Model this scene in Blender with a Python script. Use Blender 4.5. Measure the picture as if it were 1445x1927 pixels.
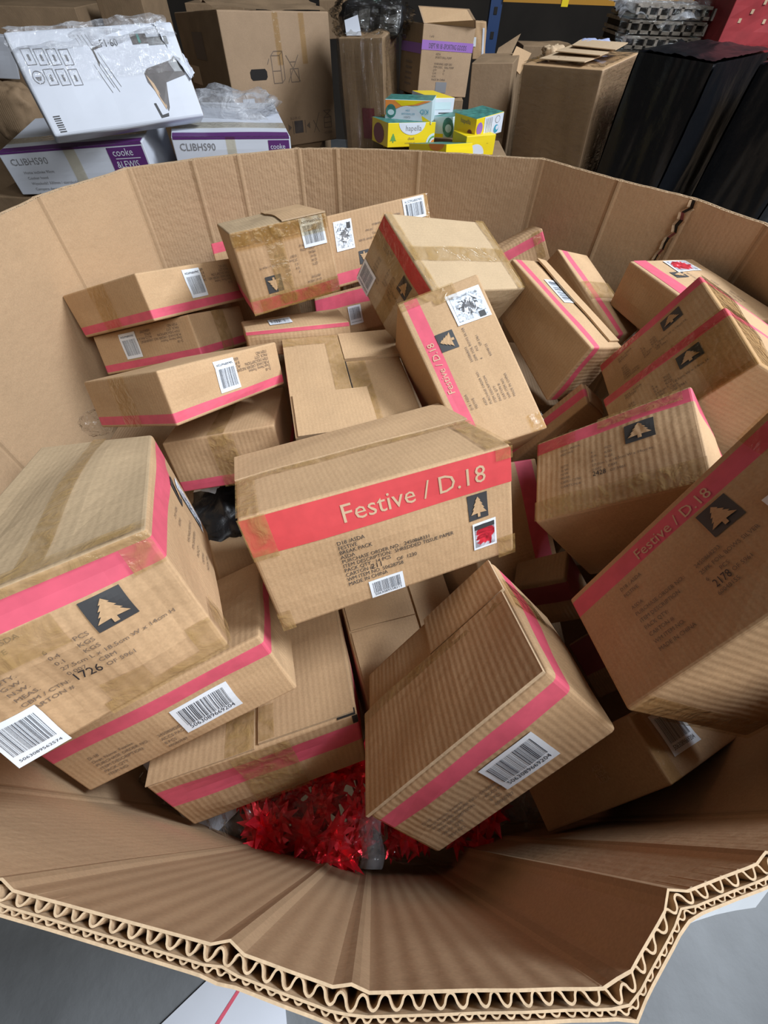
import bpy, bmesh, math, random
from mathutils import Vector, Matrix, noise
sc = bpy.context.scene
for o in list(bpy.data.objects): bpy.data.objects.remove(o)
COL = sc.collection
random.seed(7)

# ------------------------------------------------------------------ camera
cd = bpy.data.cameras.new('camera'); cam = bpy.data.objects.new('camera', cd); COL.objects.link(cam)
cd.sensor_fit = 'VERTICAL'; cd.sensor_height = 36.0; cd.lens = 14.76; cd.clip_start = 0.02
_R = Matrix(((0.99929, -0.03769, 0.0), (0.03007, 0.79728, -0.60286), (0.02272, 0.60243, 0.79785)))
cam.matrix_world = Matrix.Translation((0, 0, 1.40)) @ _R.to_4x4()
sc.camera = cam
# ------------------------------------------------------------------ light and exposure
sc.view_settings.view_transform = 'Standard'; sc.view_settings.look = 'None'
sc.view_settings.gamma = 1.0; sc.view_settings.use_curve_mapping = False
sc.view_settings.exposure = 0.16
wd = bpy.data.worlds.new('world'); sc.world = wd; wd.use_nodes = True
bg = wd.node_tree.nodes['Background']; bg.inputs[0].default_value = (0.72, 0.66, 0.58, 1); bg.inputs[1].default_value = 0.09
def area(name, loc, target, size, sy, power, col=(1, 1, 1)):
    l = bpy.data.lights.new(name, 'AREA'); l.shape = 'RECTANGLE'; l.size = size; l.size_y = sy; l.energy = power; l.color = col
    o = bpy.data.objects.new(name, l); COL.objects.link(o); o.location = loc
    o.rotation_euler = (Vector(target) - Vector(loc)).to_track_quat('-Z', 'Y').to_euler(); return o
area('roof_light', (3.1, 1.15, 4.3), (0, 0.6, 0.8), 1.3, 1.3, 262, (0.90, 0.98, 1.08))
area('front_fill_light', (1.3, -1.0, 3.2), (0.0, 0.5, 0.8), 1.6, 1.2, 56, (0.95, 0.98, 1.0))  # added fill lamp, no real fitting; brightens front and top faces
BOX={
'H':[[-0.1234, 0.201, 0.873], [0.1906, 0.3266, 0.8859], [0.1559, 0.3889, 1.0358], [-0.1616, 0.2651, 1.0241], [-0.1967, 0.3833, 0.7786], [0.1188, 0.5105, 0.7928], [0.0853, 0.5753, 0.9446], [-0.2319, 0.4466, 0.9292]],
'L1':[[-0.2621, 0.0287, 1.0337], [-0.1258, 0.1196, 1.0469], [-0.1643, 0.1612, 1.1571], [-0.2992, 0.0793, 1.1506], [-0.4182, 0.2975, 0.8714], [-0.2685, 0.3539, 0.8585], [-0.3257, 0.427, 0.9925], [-0.4436, 0.3777, 1.0107]],
'L2':[[-0.3765, 0.0281, 0.7221], [-0.1106, 0.1523, 0.7841], [-0.153, 0.1917, 0.8761], [-0.4136, 0.062, 0.81], [-0.4319, 0.1918, 0.6277], [-0.1685, 0.3177, 0.691], [-0.2085, 0.3557, 0.7819], [-0.4719, 0.2298, 0.7186]],
'F1':[[-0.2768, -0.0037, 0.5792], [-0.013, 0.0904, 0.602], [-0.0279, 0.1329, 0.7363], [-0.3099, 0.0357, 0.7112], [-0.3494, 0.2123, 0.5013], [-0.0734, 0.3071, 0.5246], [-0.0856, 0.35, 0.6593], [-0.3743, 0.2524, 0.6338]],
'C1':[[0.0805, -0.0221, 0.7494], [0.2519, 0.0886, 0.9208], [0.1653, 0.1273, 0.9872], [-0.0041, 0.01, 0.8108], [0.0733, 0.1394, 0.6494], [0.2451, 0.2537, 0.8235], [0.1505, 0.3022, 0.8974], [-0.0157, 0.1923, 0.7266]],
'BR':[[0.3279, 0.0481, 0.8581], [0.472, 0.1112, 0.8046], [0.4375, 0.1762, 0.7965], [0.3026, 0.1193, 0.8546], [0.2539, 0.0027, 0.6426], [0.3962, 0.0621, 0.5862], [0.3653, 0.1327, 0.5823], [0.2275, 0.0756, 0.6404]],
'R1':[[0.2475, 0.1005, 0.956], [0.3557, 0.1767, 1.1988], [0.3442, 0.3133, 1.1612], [0.2365, 0.2373, 0.9186], [0.4138, 0.0947, 0.8838], [0.522, 0.1707, 1.1265], [0.5106, 0.3072, 1.0888], [0.4024, 0.2311, 0.8462]],
'R2':[[0.2228, 0.3668, 0.9033], [0.3684, 0.3249, 1.0531], [0.396, 0.4766, 1.07], [0.2486, 0.517, 0.9191], [0.356, 0.3579, 0.769], [0.5034, 0.3161, 0.9188], [0.5297, 0.4668, 0.935], [0.3824, 0.5087, 0.7852]],
'R3':[[0.3736, 0.4945, 0.9308], [0.4568, 0.4719, 1.1072], [0.4526, 0.5822, 1.1233], [0.3697, 0.604, 0.9464], [0.5403, 0.5116, 0.8545], [0.6234, 0.4891, 1.031], [0.6194, 0.5991, 1.0469], [0.5363, 0.6215, 0.8704]],
'R4':[[0.4094, 0.6251, 0.9123], [0.4912, 0.6117, 1.0935], [0.4973, 0.7329, 1.0993], [0.416, 0.7479, 0.9193], [0.6076, 0.6194, 0.8224], [0.6894, 0.606, 1.0036], [0.6957, 0.7277, 1.0098], [0.6139, 0.7412, 0.8286]],
'R5':[[0.739, 0.7876, 1.0089], [0.6642, 1.0323, 1.01], [0.5041, 0.9835, 1.0198], [0.582, 0.739, 1.0188], [0.7335, 0.7864, 0.9162], [0.6578, 1.0313, 0.9175], [0.5008, 0.9828, 0.9275], [0.5765, 0.7378, 0.9261]],
'R6':[[0.457, 0.7702, 0.9476], [0.3432, 1.0411, 0.9905], [0.2571, 0.9981, 1.0095], [0.3758, 0.7293, 0.9682], [0.4218, 0.7732, 0.8223], [0.308, 1.0467, 0.8671], [0.234, 1.0329, 0.9082], [0.3336, 0.7309, 0.8418]],
'R7':[[0.5674, 0.9264, 0.8977], [0.4774, 1.1453, 0.9667], [0.3883, 1.1123, 0.9905], [0.4947, 0.879, 0.9107], [0.5379, 0.9284, 0.8288], [0.445, 1.164, 0.9105], [0.3757, 1.1419, 0.9426], [0.4675, 0.893, 0.8509]],
'R8':[[0.242, 1.1753, 0.81], [0.4258, 1.2083, 0.9077], [0.3732, 1.2272, 0.994], [0.1989, 1.202, 0.9023], [0.2401, 1.2663, 0.7853], [0.423, 1.2957, 0.8802], [0.3727, 1.3191, 0.9699], [0.1898, 1.2896, 0.875]],
'R9':[[0.2461, 0.6492, 0.6847], [0.3837, 0.6659, 0.8913], [0.3869, 0.7284, 0.8922], [0.2389, 0.7102, 0.6844], [0.3162, 0.6573, 0.6365], [0.4366, 0.6794, 0.8472], [0.4499, 0.7338, 0.8421], [0.309, 0.7182, 0.6362]],
'M1':[[0.264, 0.5344, 0.939], [0.1452, 0.7696, 1.0743], [0.0088, 0.7136, 1.0429], [0.1296, 0.49, 0.9164], [0.2619, 0.6035, 0.8266], [0.1437, 0.8337, 0.9582], [0.0094, 0.7761, 0.9256], [0.1281, 0.5512, 0.7981]],
'M2':[[-0.0778, 0.9309, 0.9905], [0.0096, 0.7858, 0.9173], [0.0722, 0.7617, 1.0448], [-0.0203, 0.9042, 1.1159], [0.1342, 1.0983, 0.9258], [0.2256, 0.955, 0.8541], [0.2841, 0.9292, 0.9802], [0.1928, 1.0725, 1.052]],
'M3':[[-0.1313, 0.92, 1.1074], [-0.2973, 0.843, 1.0936], [-0.2738, 0.8151, 0.9578], [-0.1082, 0.8974, 0.9755], [-0.2236, 1.1305, 1.0519], [-0.3926, 1.0516, 1.0367], [-0.3678, 1.0266, 0.903], [-0.201, 1.1053, 0.9181]],
'M4':[[0.0742, 1.2302, 1.0584], [-0.1581, 1.1117, 1.0392], [-0.1373, 1.0551, 0.9056], [0.1119, 1.1795, 0.9292], [0.0089, 1.3768, 0.9819], [-0.2325, 1.2564, 0.9612], [-0.1964, 1.2062, 0.8325], [0.045, 1.3266, 0.8531]],
'M5':[[-0.1709, 0.9274, 0.8437], [-0.0169, 0.9305, 0.8851], [-0.0426, 1.0355, 0.9341], [-0.1919, 1.0324, 0.8926], [-0.1468, 0.9865, 0.7205], [0.0142, 0.9932, 0.7647], [-0.0042, 1.1004, 0.8153], [-0.1652, 1.0936, 0.7711]],
'M6':[[-0.2782, 0.7481, 0.9112], [-0.0758, 0.8007, 0.8965], [-0.085, 0.8183, 0.9523], [-0.28, 0.7542, 0.9584], [-0.3194, 0.8574, 0.8539], [-0.1173, 0.9238, 0.8496], [-0.1229, 0.9493, 0.9113], [-0.3289, 0.8768, 0.9111]],
'M7':[[-0.1564, 0.5301, 0.7877], [0.066, 0.5901, 0.7844], [0.07, 0.5816, 0.9001], [-0.1533, 0.5204, 0.9025], [-0.2184, 0.7613, 0.8069], [0.0039, 0.8212, 0.8036], [-0.0025, 0.8253, 0.9288], [-0.215, 0.7671, 0.9334]],
'S0':[[-0.4285, 1.0752, 0.9149], [-0.2641, 1.1348, 0.9341], [-0.3123, 1.2572, 0.9599], [-0.4758, 1.1979, 0.941], [-0.4207, 1.1258, 0.6907], [-0.2562, 1.1854, 0.7098], [-0.3037, 1.3079, 0.7358], [-0.4681, 1.2483, 0.7166]],
'S1':[[-0.3768, 1.0656, 0.9628], [-0.4877, 0.8233, 1.0286], [-0.4712, 0.7937, 0.9506], [-0.3545, 1.0339, 0.8832], [-0.5891, 1.1401, 0.8782], [-0.7119, 0.896, 0.9427], [-0.6879, 0.8659, 0.8643], [-0.5687, 1.1086, 0.7988]],
'S2':[[-0.4291, 0.8524, 0.9355], [-0.677, 0.8726, 0.8634], [-0.6665, 0.8393, 0.7863], [-0.4117, 0.8177, 0.8573], [-0.3888, 1.0587, 0.8528], [-0.6423, 1.0808, 0.7822], [-0.6234, 1.0453, 0.7034], [-0.3699, 1.0232, 0.774]],
'S3':[[-0.2133, 0.7186, 0.9625], [-0.3326, 0.5123, 1.0357], [-0.3169, 0.4763, 0.964], [-0.2023, 0.6865, 0.8938], [-0.401, 0.7967, 0.88], [-0.5188, 0.5899, 0.9528], [-0.5075, 0.5554, 0.8823], [-0.3845, 0.7623, 0.8096]],
'S4':[[-0.3872, 0.5053, 0.769], [-0.1871, 0.5414, 0.7863], [-0.2045, 0.5751, 0.886], [-0.401, 0.5366, 0.8669], [-0.4214, 0.7214, 0.6859], [-0.2221, 0.7604, 0.7054], [-0.2392, 0.7945, 0.8054], [-0.4379, 0.7558, 0.7862]],
'B2':[[-0.0154, 0.1407, 0.5447], [0.1725, 0.2008, 0.5389], [0.1676, 0.203, 0.6767], [-0.0111, 0.1461, 0.6849], [-0.0928, 0.3825, 0.5384], [0.0951, 0.4425, 0.5327], [0.1079, 0.45, 0.6745], [-0.0921, 0.3858, 0.677]],
'B1':[[0.1308, 0.5156, 0.8478], [0.1866, 0.3293, 0.7093], [0.3595, 0.415, 0.6628], [0.2993, 0.6017, 0.8016], [0.0635, 0.5848, 0.7277], [0.1193, 0.3985, 0.5892], [0.2904, 0.4843, 0.5427], [0.2346, 0.6706, 0.6813]],
'B3':[[0.4399, 0.2206, 0.5203], [0.5116, 0.2384, 0.6706], [0.4619, 0.339, 0.6824], [0.399, 0.3219, 0.5326], [0.5533, 0.2839, 0.4587], [0.625, 0.3017, 0.6091], [0.5752, 0.4023, 0.6209], [0.5035, 0.3844, 0.4705]],
'B4':[[0.275, 0.2974, 0.6817], [0.3448, 0.2887, 0.7473], [0.2922, 0.3297, 0.8078], [0.2285, 0.342, 0.745], [0.3031, 0.364, 0.6605], [0.373, 0.3553, 0.7261], [0.3209, 0.3967, 0.787], [0.2511, 0.4054, 0.7214]],
'L4':[[-0.2806, 0.2804, 0.654], [-0.1969, 0.3193, 0.6305], [-0.1996, 0.3569, 0.7182], [-0.2722, 0.3215, 0.7444], [-0.3632, 0.423, 0.5958], [-0.2795, 0.4618, 0.5723], [-0.278, 0.5052, 0.6644], [-0.3554, 0.4631, 0.6855]],
'W1':[[-1.2258, 1.9375, 0.983], [-0.778, 2.2585, 0.9973], [-0.851, 2.3496, 1.238], [-1.2988, 2.0286, 1.2237], [-1.2619, 1.9892, 0.9525], [-0.8141, 2.3102, 0.9668], [-0.8871, 2.4013, 1.2075], [-1.3349, 2.0802, 1.1932]],
'W2':[[-1.518, 2.0186, 0.757], [-0.9893, 2.1149, 0.7864], [-0.9967, 2.1074, 0.9438], [-1.5254, 2.0111, 0.9144], [-1.6009, 2.4687, 0.7746], [-1.0723, 2.565, 0.804], [-1.0796, 2.5574, 0.9615], [-1.6083, 2.4612, 0.9321]],
'W3':[[-0.8943, 2.1387, 0.809], [-0.4517, 2.278, 0.7963], [-0.4467, 2.2755, 0.9414], [-0.8894, 2.1362, 0.954], [-1.0612, 2.6703, 0.8238], [-0.6186, 2.8096, 0.8112], [-0.6136, 2.8071, 0.9562], [-1.0563, 2.6677, 0.9689]],
'K1':[[-0.8603, 3.0002, 0.7513], [-0.3772, 3.3745, 0.7384], [-0.3899, 3.4074, 1.2187], [-0.873, 3.0331, 1.2316], [-1.235, 3.4823, 0.7083], [-0.7519, 3.8566, 0.6955], [-0.7646, 3.8895, 1.1758], [-1.2477, 3.5152, 1.1887]],
'SG':[[0.0867, 2.8928, 0.9874], [0.3372, 3.0101, 0.9707], [0.3466, 3.0234, 1.205], [0.0961, 2.9062, 1.2217], [-0.0062, 3.0903, 0.9799], [0.2443, 3.2075, 0.9631], [0.2537, 3.2209, 1.1975], [0.0032, 3.1037, 1.2142]],
'HP1':[[-0.061, 2.4926, 0.9549], [0.1422, 2.463, 0.9601], [0.1407, 2.466, 1.0364], [-0.0625, 2.4956, 1.0312], [-0.0378, 2.6509, 0.9491], [0.1654, 2.6213, 0.9542], [0.1639, 2.6243, 1.0305], [-0.0393, 2.6539, 1.0254]],
'HP2':[[-0.0455, 2.3678, 0.8972], [0.1617, 2.4745, 0.8875], [0.1633, 2.4787, 0.9674], [-0.0439, 2.3719, 0.9771], [-0.1193, 2.5105, 0.8912], [0.0879, 2.6172, 0.8815], [0.0895, 2.6214, 0.9614], [-0.1177, 2.5146, 0.9711]],
'HP3':[[0.1483, 2.5952, 0.956], [0.2481, 2.6563, 0.9505], [0.2509, 2.6579, 1.0197], [0.1511, 2.5968, 1.0252], [0.0543, 2.7488, 0.9564], [0.1541, 2.8099, 0.951], [0.1569, 2.8114, 1.0202], [0.0572, 2.7503, 1.0256]],
'HP4':[[0.1576, 2.5924, 0.8949], [0.2467, 2.5187, 0.9076], [0.2396, 2.5223, 0.9782], [0.1506, 2.596, 0.9656], [0.2719, 2.7314, 0.8992], [0.361, 2.6577, 0.9119], [0.354, 2.6613, 0.9825], [0.2649, 2.735, 0.9698]],
'HP5':[[0.3249, 2.3537, 0.9348], [0.4504, 2.456, 0.9452], [0.4474, 2.4528, 1.0132], [0.3219, 2.3506, 1.0028], [0.2422, 2.4553, 0.9358], [0.3677, 2.5575, 0.9462], [0.3646, 2.5543, 1.0142], [0.2391, 2.4521, 1.0038]],
'HP6':[[0.2871, 2.3161, 0.8853], [0.4175, 2.3762, 0.8849], [0.4174, 2.3769, 0.9533], [0.2869, 2.3168, 0.9537], [0.2382, 2.4221, 0.8841], [0.3686, 2.4823, 0.8837], [0.3685, 2.483, 0.9521], [0.238, 2.4229, 0.9525]],
'HP7':[[0.0483, 2.3075, 0.8838], [0.196, 2.183, 0.9109], [0.1946, 2.1905, 0.9529], [0.0469, 2.315, 0.9257], [0.2336, 2.5204, 0.8521], [0.3813, 2.396, 0.8793], [0.3799, 2.4034, 0.9212], [0.2322, 2.5279, 0.8941]],
'K2':[[0.371, 3.0737, 0.8346], [0.5671, 3.0155, 0.8469], [0.5507, 3.0135, 1.0998], [0.3546, 3.0718, 1.0875], [0.4555, 3.3599, 0.8423], [0.6516, 3.3017, 0.8546], [0.6352, 3.2998, 1.1074], [0.4391, 3.358, 1.0951]],
'K3':[[0.5969, 2.8456, 0.7903], [0.8816, 2.5828, 0.8085], [0.8483, 2.5692, 1.1319], [0.5636, 2.832, 1.1136], [0.8187, 3.0881, 0.8233], [1.1034, 2.8253, 0.8416], [1.0701, 2.8117, 1.1649], [0.7854, 3.0745, 1.1467]],
'KB':[[0.9335, 2.4776, 0.8289], [1.1404, 2.2742, 0.8226], [1.1451, 2.2677, 1.1905], [0.9382, 2.4711, 1.1968], [1.3554, 2.9067, 0.8311], [1.5623, 2.7032, 0.8248], [1.567, 2.6967, 1.1927], [1.3601, 2.9002, 1.199]],
'WP':[[-0.2645, 2.8757, 0.7863], [-0.0626, 2.827, 0.797], [-0.0865, 2.8124, 1.1819], [-0.2884, 2.8612, 1.1712], [-0.2075, 3.1142, 0.7989], [-0.0056, 3.0654, 0.8096], [-0.0295, 3.0509, 1.1944], [-0.2315, 3.0997, 1.1837]],
}
FILL=[(-0.54, 0.66, 0.68), (-0.27, 0.39, 0.51), (-0.27, 0.66, 0.68), (-0.27, 0.93, 0.72), (0.0, 0.39, 0.52), (0.0, 0.66, 0.65), (0.0, 0.93, 0.72), (0.0, 1.2, 0.76), (0.27, 0.39, 0.52), (0.27, 0.66, 0.57), (0.27, 0.93, 0.78), (0.54, 0.66, 0.77)]
POLY=[(-0.7005, 0.9642), (-0.602, 1.1605), (-0.4839, 1.2408), (-0.3912, 1.2969), (-0.2532, 1.3672), (-0.158, 1.3851), (0.0544, 1.3894), (0.3649, 1.3593), (0.5134, 1.21), (0.6398, 1.1004), (0.7272, 0.961), (0.75, 0.6), (0.6, 0.22), (0.35, 0.02), (0.2232, -0.0052), (0.1618, -0.0225), (0.1236, -0.0565), (-0.0073, -0.0624), (-0.0695, -0.0488), (-0.1957, -0.0284), (-0.38, 0.02), (-0.62, 0.2), (-0.76, 0.58)]
# ------------------------------------------------------------------ materials
def newmat(name):
    m = bpy.data.materials.new(name); m.use_nodes = True
    nt = m.node_tree; return m, nt, nt.nodes['Principled BSDF']
def N(nt, t, **kw):
    n = nt.nodes.new(t)
    for k, v in kw.items():
        if k.startswith('i_'): n.inputs[k[2:].replace('_', ' ')].default_value = v
        else: setattr(n, k, v)
    return n
def plain(name, col, rough=0.6, metal=0.0, var=0.0, vscale=30, bump=0.0, bscale=60, alpha=None, spec=None):
    m, nt, b = newmat(name)
    b.inputs['Base Color'].default_value = (*col, 1); b.inputs['Roughness'].default_value = rough; b.inputs['Metallic'].default_value = metal
    if spec is not None: b.inputs['Specular IOR Level'].default_value = spec
    tc = N(nt, 'ShaderNodeTexCoord')
    if var:
        n = N(nt, 'ShaderNodeTexNoise', i_Scale=vscale, i_Detail=5.0); nt.links.new(tc.outputs['Object'], n.inputs['Vector'])
        mp = N(nt, 'ShaderNodeMapRange'); mp.inputs['From Min'].default_value = .3; mp.inputs['From Max'].default_value = .7
        mp.inputs['To Min'].default_value = 1 - var; mp.inputs['To Max'].default_value = 1 + var
        nt.links.new(n.outputs[0], mp.inputs[0])
        mx = N(nt, 'ShaderNodeVectorMath', operation='MULTIPLY'); mx.inputs[0].default_value = col
        nt.links.new(mp.outputs[0], mx.inputs[1]); nt.links.new(mx.outputs[0], b.inputs['Base Color'])
    if bump:
        n2 = N(nt, 'ShaderNodeTexNoise', i_Scale=bscale, i_Detail=4.0); nt.links.new(tc.outputs['Object'], n2.inputs['Vector'])
        bp = N(nt, 'ShaderNodeBump', i_Strength=bump, i_Distance=0.01); nt.links.new(n2.outputs[0], bp.inputs['Height']); nt.links.new(bp.outputs[0], b.inputs['Normal'])
    if alpha is not None: b.inputs['Alpha'].default_value = alpha
    return m
def kraft(name, col=(0.47, 0.315, 0.185), rib=0.05, period=0.0065, axis=0, amount=0.07, rough=0.75, tex=0.35):
    # corrugated board: slow colour drift, fine fibre, flute ripples that follow the UV map (metres)
    m, nt, b = newmat(name); b.inputs['Roughness'].default_value = rough; b.inputs['Specular IOR Level'].default_value = 0.25
    tc = N(nt, 'ShaderNodeTexCoord'); uv = N(nt, 'ShaderNodeUVMap')
    n = N(nt, 'ShaderNodeTexNoise', i_Scale=9.0, i_Detail=6.0, i_Roughness=0.65); nt.links.new(tc.outputs['Object'], n.inputs['Vector'])
    fine = N(nt, 'ShaderNodeTexNoise', i_Scale=420.0, i_Detail=2.0); nt.links.new(tc.outputs['Object'], fine.inputs['Vector'])
    mp = N(nt, 'ShaderNodeMapRange'); mp.inputs['From Min'].default_value = .3; mp.inputs['From Max'].default_value = .7
    mp.inputs['To Min'].default_value = 1 - amount; mp.inputs['To Max'].default_value = 1 + amount; nt.links.new(n.outputs[0], mp.inputs[0])
    mf = N(nt, 'ShaderNodeMapRange'); mf.inputs['From Min'].default_value = .3; mf.inputs['From Max'].default_value = .7
    mf.inputs['To Min'].default_value = .93; mf.inputs['To Max'].default_value = 1.07; nt.links.new(fine.outputs[0], mf.inputs[0])
    mul = N(nt, 'ShaderNodeMath', operation='MULTIPLY'); nt.links.new(mp.outputs[0], mul.inputs[0]); nt.links.new(mf.outputs[0], mul.inputs[1])
    mx = N(nt, 'ShaderNodeVectorMath', operation='MULTIPLY'); mx.inputs[0].default_value = col
    nt.links.new(mul.outputs[0], mx.inputs[1]); nt.links.new(mx.outputs[0], b.inputs['Base Color'])
    sep = N(nt, 'ShaderNodeSeparateXYZ'); nt.links.new(uv.outputs[0], sep.inputs[0])
    ph = N(nt, 'ShaderNodeMath', operation='MULTIPLY'); ph.inputs[1].default_value = 2 * math.pi / period; nt.links.new(sep.outputs[axis], ph.inputs[0])
    sn = N(nt, 'ShaderNodeMath', operation='SINE'); nt.links.new(ph.outputs[0], sn.inputs[0])
    am = N(nt, 'ShaderNodeMath', operation='MULTIPLY'); nt.links.new(sn.outputs[0], am.inputs[0]); nt.links.new(mp.outputs[0], am.inputs[1])
    bp = N(nt, 'ShaderNodeBump', i_Strength=rib, i_Distance=0.0012); nt.links.new(am.outputs[0], bp.inputs['Height'])
    n3 = N(nt, 'ShaderNodeTexNoise', i_Scale=70.0, i_Detail=5.0); nt.links.new(tc.outputs['Object'], n3.inputs['Vector'])
    b2 = N(nt, 'ShaderNodeBump', i_Strength=tex, i_Distance=0.002); nt.links.new(n3.outputs[0], b2.inputs['Height']); nt.links.new(bp.outputs[0], b2.inputs['Normal'])
    nt.links.new(b2.outputs[0], b.inputs['Normal'])
    return m
def film(name, col, alpha, rough=0.12, bump=0.6, bscale=35, stretch=(1, 1, 1), spec=0.6, metal=0.0):
    m, nt, b = newmat(name); b.inputs['Base Color'].default_value = (*col, 1); b.inputs['Roughness'].default_value = rough
    b.inputs['Specular IOR Level'].default_value = spec; b.inputs['Metallic'].default_value = metal
    tc = N(nt, 'ShaderNodeTexCoord'); mpn = N(nt, 'ShaderNodeMapping'); mpn.inputs['Scale'].default_value = stretch
    nt.links.new(tc.outputs['Object'], mpn.inputs[0])
    n = N(nt, 'ShaderNodeTexNoise', i_Scale=bscale, i_Detail=4.0, i_Distortion=1.2); nt.links.new(mpn.outputs[0], n.inputs['Vector'])
    bp = N(nt, 'ShaderNodeBump', i_Strength=bump, i_Distance=0.02); nt.links.new(n.outputs[0], bp.inputs['Height']); nt.links.new(bp.outputs[0], b.inputs['Normal'])
    mp = N(nt, 'ShaderNodeMapRange'); mp.inputs['From Min'].default_value = .35; mp.inputs['From Max'].default_value = .7
    mp.inputs['To Min'].default_value = max(0, alpha - .2); mp.inputs['To Max'].default_value = min(1, alpha + .12 + alpha * .2)
    nt.links.new(n.outputs[0], mp.inputs[0]); nt.links.new(mp.outputs[0], b.inputs['Alpha'])
    return m
def clearfilm(name, tint=(.97, .97, .97), base=.05, rough=.06, bump=.8, bscale=22, stretch=(1, 1, 1)):
    # thin clear plastic: see-through, with wrinkle glints
    m, nt, b = newmat(name); out = nt.nodes['Material Output']; nt.nodes.remove(b)
    tc = N(nt, 'ShaderNodeTexCoord'); mpn = N(nt, 'ShaderNodeMapping'); mpn.inputs['Scale'].default_value = stretch; nt.links.new(tc.outputs['Object'], mpn.inputs[0])
    n = N(nt, 'ShaderNodeTexNoise', i_Scale=bscale, i_Detail=4.0, i_Distortion=1.4); nt.links.new(mpn.outputs[0], n.inputs['Vector'])
    bp = N(nt, 'ShaderNodeBump', i_Strength=bump, i_Distance=0.02); nt.links.new(n.outputs[0], bp.inputs['Height'])
    tr = N(nt, 'ShaderNodeBsdfTransparent'); tr.inputs[0].default_value = (*tint, 1)
    gl = N(nt, 'ShaderNodeBsdfGlossy'); gl.inputs['Roughness'].default_value = rough; nt.links.new(bp.outputs[0], gl.inputs['Normal'])
    lw = N(nt, 'ShaderNodeLayerWeight'); lw.inputs[0].default_value = .5; nt.links.new(bp.outputs[0], lw.inputs['Normal'])
    fr = N(nt, 'ShaderNodeMath', operation='POWER'); fr.inputs[1].default_value = 4.0; nt.links.new(lw.outputs['Facing'], fr.inputs[0])
    ad = N(nt, 'ShaderNodeMath', operation='ADD'); ad.inputs[1].default_value = base; ad.use_clamp = True; nt.links.new(fr.outputs[0], ad.inputs[0])
    mx = N(nt, 'ShaderNodeMixShader'); nt.links.new(ad.outputs[0], mx.inputs[0]); nt.links.new(tr.outputs[0], mx.inputs[1]); nt.links.new(gl.outputs[0], mx.inputs[2]); nt.links.new(mx.outputs[0], out.inputs[0])
    return m
def shred(name, base, bits, scale=90, thr=.80):
    # product photo on a label: pale ground with a tangle of shreds gathered in the middle
    m, nt, b = newmat(name); b.inputs['Roughness'].default_value = .4
    uv = N(nt, 'ShaderNodeUVMap')
    w = N(nt, 'ShaderNodeTexVoronoi', feature='DISTANCE_TO_EDGE', i_Scale=scale); n = N(nt, 'ShaderNodeTexNoise', i_Scale=scale * .6, i_Detail=4.0, i_Distortion=2.0)
    nt.links.new(uv.outputs[0], n.inputs['Vector']); nt.links.new(n.outputs[1], w.inputs['Vector'])
    sb = N(nt, 'ShaderNodeVectorMath', operation='SUBTRACT'); sb.inputs[1].default_value = (.5, .5, 0)
    sc_ = N(nt, 'ShaderNodeVectorMath', operation='LENGTH')
    uv2 = N(nt, 'ShaderNodeUVMap'); uv2.uv_map = 'unit'
    nt.links.new(uv2.outputs[0], sb.inputs[0]); nt.links.new(sb.outputs[0], sc_.inputs[0])
    ns = N(nt, 'ShaderNodeMath', operation='MULTIPLY_ADD'); ns.inputs[1].default_value = 1.1; nt.links.new(n.outputs[0], ns.inputs[0]); nt.links.new(sc_.outputs['Value'], ns.inputs[2])
    rp = N(nt, 'ShaderNodeValToRGB'); rp.color_ramp.elements[0].position = thr; rp.color_ramp.elements[1].position = thr + .05
    rp.color_ramp.elements[0].color = (*bits, 1); rp.color_ramp.elements[1].color = (*base, 1); nt.links.new(ns.outputs[0], rp.inputs[0])
    rp2 = N(nt, 'ShaderNodeValToRGB'); rp2.color_ramp.elements[0].position = .35; rp2.color_ramp.elements[1].position = .62
    rp2.color_ramp.elements[0].color = (.35, .35, .35, 1); rp2.color_ramp.elements[1].color = (1.5, 1.5, 1.5, 1); nt.links.new(n.outputs[0], rp2.inputs[0])
    mx = N(nt, 'ShaderNodeVectorMath', operation='MULTIPLY'); nt.links.new(rp.outputs[0], mx.inputs[0]); nt.links.new(rp2.outputs[0], mx.inputs[1])
    nt.links.new(mx.outputs[0], b.inputs['Base Color'])
    return m
KC = (0.50, 0.325, 0.18)
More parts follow.
